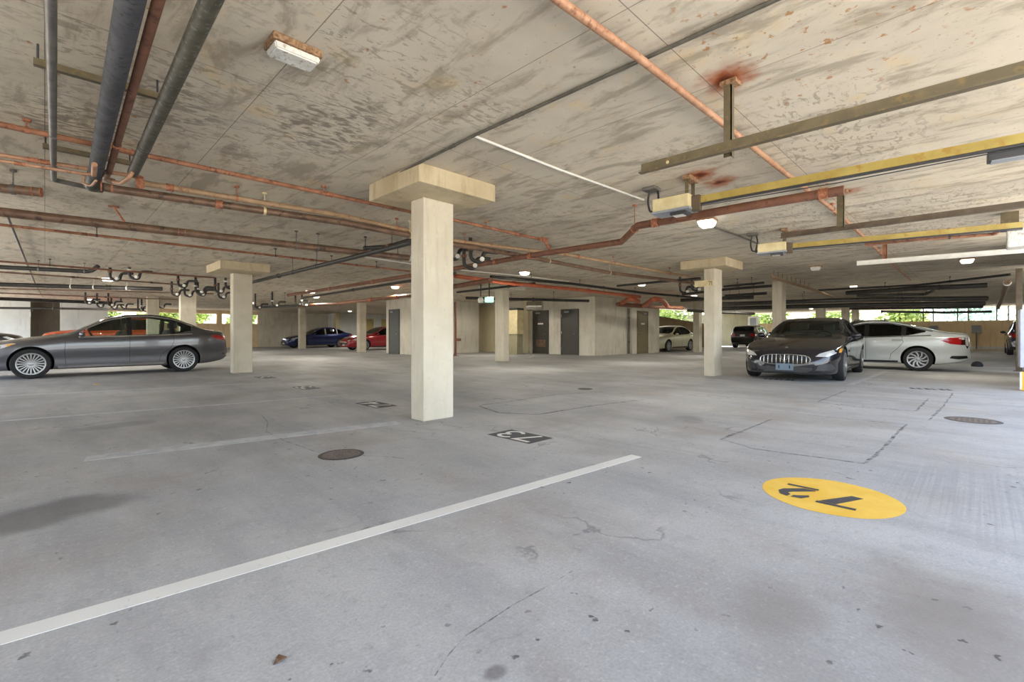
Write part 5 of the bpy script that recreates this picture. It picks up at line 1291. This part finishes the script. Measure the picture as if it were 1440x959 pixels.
def ghi_front(t_, bvh, sh):
    # oval grille: dark opening, chrome frame, nine vertical bars, trident
    def hit(y, z, off=0.0):
        h, nn, _, _ = bvh.ray_cast(Vector((6, y, z)), Vector((-1, 0, 0)), 8); return h + Vector((off, 0, 0)) if h else None
    ov = []
    for k in range(44):
        a = 2 * math.pi * k / 44; c, s = math.cos(a), math.sin(a)
        y = 0.47 * math.copysign(abs(c) ** 0.62, c); z = 0.465 + 0.105 * math.copysign(abs(s) ** 0.72, s); ov.append((y, z))
    gr = obj('grille', patch(bvh, ov, 'x+', 0.006, 0.05), M['dark_trim'], t_, 50)
    pts = [hit(y, z, 0.014) for y, z in ov]; pts = [p for p in pts if p]
    obj('grille_frame', tube(pts + pts[:1], 0.010, 8), M['chrome'], gr, 60)
    for k in range(11):
        y = -0.40 + 0.08 * k; zz = [0.375, 0.42, 0.465, 0.51, 0.555]
        if abs(y) > 0.37: zz = [0.40, 0.465, 0.53]
        ps = [hit(y, z, 0.012) for z in zz]; ps = [p for p in ps if p]
        if len(ps) > 1 and k != 5: obj('grille_bar', tube(ps, 0.0045, 6), M['chrome'], gr, 60)
    b2 = bmesh.new()
    def pr(lines, rad):
        for ln in lines:
            ps = [hit(y, z, 0.024) for y, z in ln]; ps = [p for p in ps if p]
            if len(ps) > 1: add_tube(b2, ps, rad, 6)
    pr([[(0, 0.375), (0, 0.43), (0, 0.50), (0, 0.555)], [(-0.055, 0.535), (-0.05, 0.475), (-0.02, 0.445), (0.02, 0.445), (0.05, 0.475), (0.055, 0.535)], [(-0.03, 0.415), (0.03, 0.415)]], 0.011)
    obj('emblem', b2, M['chrome'], gr, 60)
    p = hit(0, 0.315); b2 = bx((p.x - 0.02, -0.165, 0.235), (p.x + 0.035, 0.165, 0.375), 0.004); pl = obj('license_plate', b2, M['plate_blue'], t_)
    for y in (-0.10, 0.10): obj('plate_slot', bx((p.x + 0.036, y - 0.012, 0.275), (p.x + 0.0385, y + 0.012, 0.34), 0.002), M['dark_trim'], pl)
    h, _, _, _ = bvh.ray_cast(Vector((2.26, 0, 3)), Vector((0, 0, -1)), 8)
    b2 = bmesh.new(); add_lathe(b2, [(0.001, 0), (0.035, 0), (0.03, 0.008), (0.001, 0.01)], 20, mat=Matrix.Translation(h) @ Matrix.Rotation(0.35, 4, 'Y')); obj('badge', b2, M['chrome'], t_, 60)
    for y in (-0.52, 0.52):
        ps = [Vector((0.66, y * 1.15, sh.zt(0.66) - 0.01)), Vector((0.55, y * 0.6, sh.zt(0.5) + 0.005)), Vector((0.5, y * 0.0 + 0.02, sh.zt(0.5) + 0.012))]
        obj('wiper', tube(ps, 0.008, 6), M['dark_trim'], t_, 60)
GH['patches'] = [
    ('headlight', 'x+', [(0.55, 0.535), (0.62, 0.60), (0.80, 0.665), (0.875, 0.69), (0.865, 0.60), (0.75, 0.535)], 'headlamp'),
    ('turn_signal', 'y', [(1.98, 0.62), (1.90, 0.69), (1.76, 0.71), (1.78, 0.66), (1.88, 0.61)], 'amber'),
    ('air_intake', 'x+', [(0.56, 0.25), (0.80, 0.25), (0.86, 0.30), (0.80, 0.395), (0.62, 0.375)], 'charcoal'),
    ('lower_grille', 'x+', [(-0.48, 0.20), (0.48, 0.20), (0.50, 0.31), (-0.50, 0.31)], 'charcoal'),
    ('splitter', 'x+', [(-0.62, 0.165), (0.62, 0.165), (0.62, 0.19), (-0.62, 0.19)], 'charcoal'),
    ('side_vent', 'y', [(0.82, 0.60), (1.00, 0.61), (1.02, 0.65), (0.84, 0.645)], 'dark_trim'),
    ('taillight', 'x-', [(0.42, 0.84), (0.82, 0.86), (0.80, 0.94), (0.42, 0.93)], 'red_lens'),
    ('license_plate', 'x-', [(-0.16, 0.60), (0.16, 0.60), (0.16, 0.74), (-0.16, 0.74)], 'plate')]
GH['extra'] = [ghi_front]
M['paint_black_car'] = car_paint('black_car_paint', srgb(30, 31, 42), 0.3, 0.2)
build_car('black_sedan', 'black sedan facing the camera with oval barred grille and blank blue-grey plate', (13.62, 3.05, 0), math.pi + 0.045, ghi, GH, M['paint_black_car'])

# ---- the cars further back share simpler details
def simple(base, **kw):
    d = dict(base); d['n'] = 56; d.update(kw); return d
FP = [('headlight', 'y', [(2.18, 0.64), (2.0, 0.735), (1.70, 0.80), (1.72, 0.72), (2.0, 0.62)], 'headlamp'), ('headlight', 'x+', [(0.46, 0.56), (0.62, 0.58), (0.66, 0.66), (0.48, 0.62)], 'headlamp'),
      ('grille', 'x+', [(-0.42, 0.36), (0.42, 0.36), (0.46, 0.50), (-0.46, 0.50)], 'dark_trim'), ('taillight', 'y', [(-2.1, 0.86), (-2.14, 0.95), (-2.36, 0.95), (-2.42, 0.84)], 'red_lens'),
      ('license_plate', 'x+', [(-0.16, 0.30), (0.16, 0.30), (0.16, 0.42), (-0.16, 0.42)], 'plate'), ('license_plate', 'x-', [(-0.16, 0.66), (0.16, 0.66), (0.16, 0.80), (-0.16, 0.80)], 'plate'),
      ('taillight', 'x-', [(0.34, 0.82), (0.68, 0.84), (0.68, 0.95), (0.34, 0.93)], 'red_lens')]
SS = simple(SED, patches=FP, spokes=10, sw=0.05, seats=None, glass='glass_dark', glass_f='glass_dark', sillm='dark_trim')
M['paint_red'] = car_paint('red_car_paint', srgb(150, 18, 32), 0.3, 0.3)
M['paint_blue'] = car_paint('blue_car_paint', srgb(22, 34, 84), 0.5, 0.3)
M['paint_cream'] = car_paint('cream_car_paint', srgb(204, 202, 172), 0.15, 0.3)
M['paint_orange'] = car_paint('orange_car_paint', srgb(226, 92, 38), 0.15, 0.35)
M['paint_navy'] = car_paint('navy_car_paint', srgb(30, 34, 54), 0.4, 0.3)
M['paint_olive'] = car_paint('olive_grey_car_paint', srgb(104, 104, 84), 0.3, 0.35)
M['paint_dark'] = car_paint('dark_car_paint', srgb(30, 28, 30), 0.3, 0.3)
build_car('red_sedan', 'red sedan half hidden behind the concrete block with the grey door', (15.35, 27.6, 0), math.pi, sedan, SS, M['paint_red'])
build_car('blue_sedan', 'dark blue sedan by the far concrete wall, behind a short column', (14.4, 35.0, 0), math.pi, sedan, simple(SS, trim=None), M['paint_blue'])
CR = simple(SS, spokes=8, sw=0.06, trim=None)
build_car('cream_sedan', 'cream sedan nosing out past the corner of the plant-room core', (26.55, 13.4, 0), math.pi, sedan, CR, M['paint_cream'])
suv = Shape(
    top=[(2.25, 0.62), (2.22, 0.80), (2.1, 0.95), (1.6, 1.06), (1.05, 1.12), (0.75, 1.24), (0.35, 1.47), (0.0, 1.62), (-0.5, 1.675), (-1.3, 1.66), (-1.8, 1.60), (-2.05, 1.40), (-2.22, 1.08), (-2.28, 0.80)],
    sho=[(2.25, 0.55), (2.1, 0.85), (1.5, 0.98), (1.0, 1.01), (0, 1.04), (-1.2, 1.07), (-2.0, 1.08), (-2.2, 0.98), (-2.28, 0.72)],
    bot=[(2.25, 0.34), (2.1, 0.25), (-1.9, 0.25), (-2.28, 0.40)],
    wid=[(2.25, 0.62), (2.15, 0.78), (1.9, 0.88), (1.3, 0.92), (-1.4, 0.92), (-2.0, 0.88), (-2.28, 0.78)], tumble=0.32)
SV = dict(wb=2.70, r=0.36, W=0.92, cab=(-2.0, 1.08), dlo=(0.80, -1.75), pillars=[-0.15, -1.0], ws=(1.03, 0.20), rw=(-1.86, -2.16), trim=None, sillz=0.32, n=56,
    doors=[(0.95, [(0.0, 0.7), (0.0, 0.4)]), (-0.15, [(0.0, 0.7), (0.0, 0.4)]), (-1.0, [(0.0, 0.8), (0.2, 0.5)])], handles=(-0.02, -0.85), mirror=0.72, rim=0.66, spokes=6, sw=0.09, seats=None, glass='glass_dark', glass_f='glass_dark',
    patches=[('headlight', 'y', [(2.1, 0.80), (1.8, 0.93), (1.72, 0.9), (1.95, 0.78)], 'headlamp'), ('headlight', 'x+', [(0.50, 0.74), (0.72, 0.76), (0.70, 0.86), (0.52, 0.83)], 'headlamp'), ('grille', 'x+', [(-0.42, 0.60), (0.42, 0.60), (0.42, 0.78), (-0.42, 0.78)], 'dark_trim'),
             ('taillight', 'y', [(-2.0, 0.86), (-2.0, 1.05), (-2.17, 1.05), (-2.23, 0.86)], 'red_lens'), ('taillight', 'x-', [(0.50, 0.84), (0.74, 0.84), (0.70, 1.04), (0.52, 1.04)], 'red_lens'), ('license_plate', 'x-', [(-0.16, 0.84), (0.16, 0.84), (0.16, 0.98), (-0.16, 0.98)], 'plate')])
def rails(t_, bvh, sh):
    for y in (-0.56, 0.56):
        pts = rounded([(0.05, y, 1.56), (-0.05, y, 1.68), (-1.55, y, 1.70), (-1.70, y, 1.58)], 0.1); obj('roof_rail', tube(pts, 0.02, 8), M['dark_trim'], t_, 60)
def spare(t_, bvh, sh):
    b2 = bmesh.new(); mt = Matrix.Translation((-1.1, 0.0, 1.78))
    add_box(b2, (-1.55, -0.5, 1.68), (-0.5, 0.5, 1.74), 0, 0.02); obj('roof_basket', b2, M['dark_trim'], t_)
build_car('orange_suv', 'orange car with a black roof rack hidden behind the grey sedan', (2.1, 30.2, 0), math.pi, suv, simple(SV, extra=[rails, spare]), M['paint_orange'])
oc = bpy.data.objects['orange_suv']; oc.scale = (1.0, 1.0, 1.10)
build_car('dark_car', 'dark car of which only the hood shows behind the nose of the grey sedan', (-2.72, 24.0, 0), 0.0, suv, simple(SV), M['paint_dark'])
build_car('olive_suv', 'olive-grey car with roof rails behind the white sedan', (27.0, 3.6, 0), math.pi, suv, simple(SV, extra=[rails]), M['paint_olive'])
build_car('navy_car', 'dark blue car with a red tail lamp beside the steel post', (34.4, -1.85, 0), 0.0, suv, simple(SV), M['paint_navy'])
build_car('dark_suv', 'black car seen from behind with a white plate, past the board column', (37.6, 12.0, 0), 0.0, suv, simple(SV), M['paint_dark'])

# ---- motorcycle between the black car and the black sedan
q = dep(1073, 478, 28.0)
mc = thing('motorcycle', 'white and chrome motorcycle behind the black sedan bonnet', 'motorcycle', (q.x, q.y, 0), math.radians(190))
for x in (0.7, -0.7):
    b2 = bmesh.new(); mt = Matrix.Translation((x, 0, 0.31)) @ Matrix.Rotation(math.pi / 2, 4, 'X')
    prof = [(0.27 + 0.04 * math.cos(a), 0.05 * math.sin(a)) for a in [2 * math.pi * k / 10 for k in range(10)]]
    add_lathe(b2, prof, 32, mat=mt, close=True); w = obj('wheel', b2, M['rubber'], mc, 50)
    b2 = bmesh.new(); add_lathe(b2, [(0.24, -0.02), (0.24, 0.02), (0.05, 0.03), (0.05, -0.03)], 24, mat=mt, close=True); obj('rim', b2, M['alloy'], w, 40)
obj('frame', tube(rounded([(0.62, 0, 0.40), (0.42, 0, 0.90), (-0.1, 0, 0.78), (-0.75, 0, 0.70), (-0.65, 0, 0.34)], 0.15), 0.04, 10), M['charcoal'], mc, 60)
b2 = bmesh.new(); add_box(b2, (-0.25, -0.2, 0.28), (0.3, 0.2, 0.62), 0, 0.08); obj('engine', b2, M['chrome'], mc, 50)
b2 = bmesh.new(); r2 = bmesh.ops.create_uvsphere(b2, u_segments=16, v_segments=10, radius=1)
for v in b2.verts: v.co = Vector((0.12 + v.co.x * 0.3, v.co.y * 0.15, 0.86 + v.co.z * 0.13))
obj('fuel_tank', b2, M['white'], mc, 60)
b2 = bmesh.new(); add_box(b2, (-0.7, -0.13, 0.74), (-0.12, 0.13, 0.84), 0, 0.04); obj('seat', b2, M['dark_trim'], mc, 50)
b2 = bmesh.new(); r2 = bmesh.ops.create_uvsphere(b2, u_segments=16, v_segments=10, radius=1)
for v in b2.verts: v.co = Vector((0.55 + v.co.x * 0.2, v.co.y * 0.22, 0.98 + v.co.z * 0.2))
obj('fairing', b2, M['white'], mc, 60)
obj('handlebar', tube(rounded([(0.32, -0.38, 1.04), (0.42, -0.2, 1.02), (0.42, 0.2, 1.02), (0.32, 0.38, 1.04)], 0.08), 0.014, 8), M['chrome'], mc, 60)

# ---- wheel stop and wall gear by the tan parapet
q = fl(1374, 515.5); ws = thing('rubber_stop', 'small black rubber lump on the floor behind the white sedan tail', 'wheel stop', (q.x, q.y, 0))
b2 = bmesh.new(); add_lathe(b2, [(0.001, 0), (0.13, 0), (0.14, 0.05), (0.10, 0.13), (0.04, 0.16), (0.001, 0.165)], 20); obj('block', b2, M['rubber'], ws, 50)
for k, (px, lab) in enumerate(((1305, 'steel post with brace nearest the white sedan roof, on the tan parapet'), (1354, 'steel post in the middle of the open strip on the tan parapet'), (1410, 'steel post in the open strip beside the flexible pipe'))):
    r_ = (px - CX) / F; y = 41.95 * (1 - r_) / (1 + r_)
    ps = thing('opening_post', lab, 'post', (42.15, y, 1.87), 0, 'posts in the open strip')
    for dy in (-0.25, 0.25): obj('upright', bx((-0.03, dy - 0.03, 0), (0.03, dy + 0.03, TOP - 1.87)), M['steel_dark'], ps)
for px, py, lab in ((1313, 463, 'pale electrical box with vertical conduit on the tan parapet'), (1373, 465, 'white meter box on the tan parapet in the gap behind the white sedan')):
    r_ = (px - CX) / F; y = 41.95 * (1 - r_) / (1 + r_)
    eb = thing('junction_box', lab, 'electrical box', (42.0, y, 1.35), 0)
    obj('box', bx((-0.14, -0.22, -0.28), (-0.001, 0.22, 0.22), 0.01), M['bluegrey'], eb); obj('conduit', bx((-0.06, -0.03, -1.3), (-0.001, 0.03, -0.28)), M['galv'], eb)
r0, r1 = (1052 - CX) / F, (1067 - CX) / F
y0, y1 = 41.9 * (1 - r1) / (1 + r1), 41.9 * (1 - r0) / (1 + r0)
wp = thing('window_panel', 'white framed panel with a pale blue pane on the dull far wall', 'panel', (41.9, (y0 + y1) / 2, 1.0))
obj('frame', bx((-0.06, -(y1 - y0) / 2, 0.2), (0.09, (y1 - y0) / 2, 1.5), 0.02), M['white'], wp); obj('pane', bx((-0.07, -(y1 - y0) * 0.28, 0.45), (-0.055, (y1 - y0) * 0.30, 1.35)), M['bluegrey'], wp)
# cardboard boxes and bags at the foot of the far concrete wall
q = fl(388, 486); bt = thing('carton', 'dark carton with pale bottles on it at the foot of the far wall', 'box', (q.x, 39.3, 0))
obj('box', bx((-0.4, -0.3, 0), (0.4, 0.3, 0.45), 0.01), M['charcoal'], bt)
for k in range(3):
    b2 = bmesh.new(); add_lathe(b2, [(0.001, 0.45), (0.08, 0.45), (0.085, 0.7), (0.03, 0.78), (0.03, 0.85), (0.001, 0.86)], 14); 
    for v in b2.verts: v.co.x += -0.25 + 0.22 * k
    obj('bottle', b2, M['white'], bt, 50)

# ================================================================ trees beyond the open strips
def tree(x, y, h, rad, label, m, seed, name='tree'):
    rnd = random.Random(seed); t_ = thing(name, label, 'tree', (x, y, -0.2), 0, 'trees beyond the open strips')
    obj('trunk', tube([(0, 0, 0), (0.1, 0.05, h * 0.3), (0.0, 0.1, h * 0.62)], [0.16, 0.12, 0.06], 10), M['bark'], t_, 60)
    bm = bmesh.new(); blobs = [(Vector((rnd.uniform(-1, 1) * rad * 0.6, rnd.uniform(-1, 1) * rad * 0.6, h * rnd.uniform(0.25, 0.8))), rad * rnd.uniform(0.4, 0.65)) for _ in range(12)]
    for c, r in blobs:
        for _ in range(230):
            d = Vector((rnd.gauss(0, 1), rnd.gauss(0, 1), rnd.gauss(0, 1))).normalized(); p = c + d * r * rnd.uniform(0.6, 1.05)
            a = Vector((rnd.gauss(0, 1), rnd.gauss(0, 1), rnd.gauss(0, 0.6))).normalized(); b = a.cross(d); b = b.normalized() if b.length > 1e-3 else Vector((0, 0, 1)); s = rnd.uniform(0.10, 0.22)
            bm.faces.new([bm.verts.new(p + q) for q in (-a * s, b * s * 0.5, a * s, -b * s * 0.5)])
    obj('foliage', bm, M[m], t_); return t_
k = 0
for x, y, h, rd, lab in ((0.3, 47, 5, 1.5, 'green tree filling the strip beside the farthest short column'), (6.5, 47, 5, 1.5, 'green tree in the open strip over the sedan tail'), (12.6, 47, 5, 1.5, 'green tree in the strip by the far concrete wall'), (9.5, 51.5, 5.4, 1.6, 'green tree set back outside, in the strip beside the short tan pier'), (3.4, 51.5, 5.4, 1.7, 'green tree set back outside, behind the farthest short column'), (-6, 47, 5, 2.4, 'green tree outside the pale wall')):
    k += 1; tree(x, y, h, rd, lab, 'leaf', k)
for x, y, h, rd, lab in ((48, 14.5, 5, 2.4, 'pale green tree outside, behind the column after the black sedan'), (50, 9.2, 5, 2.4, 'pale green tree outside, between the columns behind the black sedan'), (47.5, 4.6, 4.5, 1.8, 'yellow-green shrub outside above the olive-grey car'), (39, 20, 5, 2.5, 'green tree above the ramp wall behind the cream sedan'), (34, 20.5, 5, 2.3, 'leafy tree over the sloping ramp wall')):
    k += 1; tree(x, y, h, rd, lab, 'leaf', k)
for x, y, h, rd, lab in ((58, 0.5, 7, 3.2, 'bluish tree beyond the tan parapet over the white sedan roof'), (58, -7.5, 7, 3.2, 'bluish tree in the strip over the white sedan tail'), (58, -15.5, 7, 3.2, 'bluish tree in the strip beside the steel post')):
    k += 1; tree(x, y, h, rd, lab, 'leaf2', k)

# ================================================================ light
w = bpy.data.worlds.new('sky'); bpy.context.scene.world = w; w.use_nodes = True
n = w.node_tree.nodes; bg = n['Background']
sk = n.new('ShaderNodeTexSky'); sk.sky_type = 'NISHITA'; sk.sun_disc = False; sk.sun_elevation = math.radians(52); sk.sun_rotation = math.radians(30); sk.air_density = 1.0; sk.dust_density = 2.0
hs = n.new('ShaderNodeHueSaturation'); hs.inputs['Saturation'].default_value = 0.62; w.node_tree.links.new(sk.outputs[0], hs.inputs['Color'])
w.node_tree.links.new(hs.outputs[0], bg.inputs['Color']); bg.inputs['Strength'].default_value = 0.5
sd = bpy.data.lights.new('sun', 'SUN'); sd.energy = 9.0; sd.angle = math.radians(0.6); sd.color = (1.0, 0.95, 0.88)
so = bpy.data.objects.new('sun', sd); C.objects.link(so)
dirv = Vector((-0.35, -0.75, -1.25)).normalized(); so.rotation_euler = dirv.to_track_quat('-Z', 'Y').to_euler()

cam = bpy.data.cameras.new('camera'); co = bpy.data.objects.new('camera', cam); C.objects.link(co)
co.location = (0, 0, 1.0); co.rotation_euler = (math.pi / 2, 0, -math.pi / 4)
cam.sensor_width = 36; cam.lens = F / 1440 * 36; cam.shift_y = -(959 / 2 - HY) / 1440; cam.clip_end = 300; cam.clip_start = 0.05
sc = bpy.context.scene; sc.camera = co
sc.view_settings.view_transform = 'Standard'; sc.view_settings.look = 'None'; sc.view_settings.gamma = 1.0; sc.view_settings.use_curve_mapping = False
sc.view_settings.exposure = 1.14
sc.cycles.max_bounces = 8; sc.cycles.diffuse_bounces = 6; sc.cycles.use_denoising = True; sc.cycles.transparent_max_bounces = 12
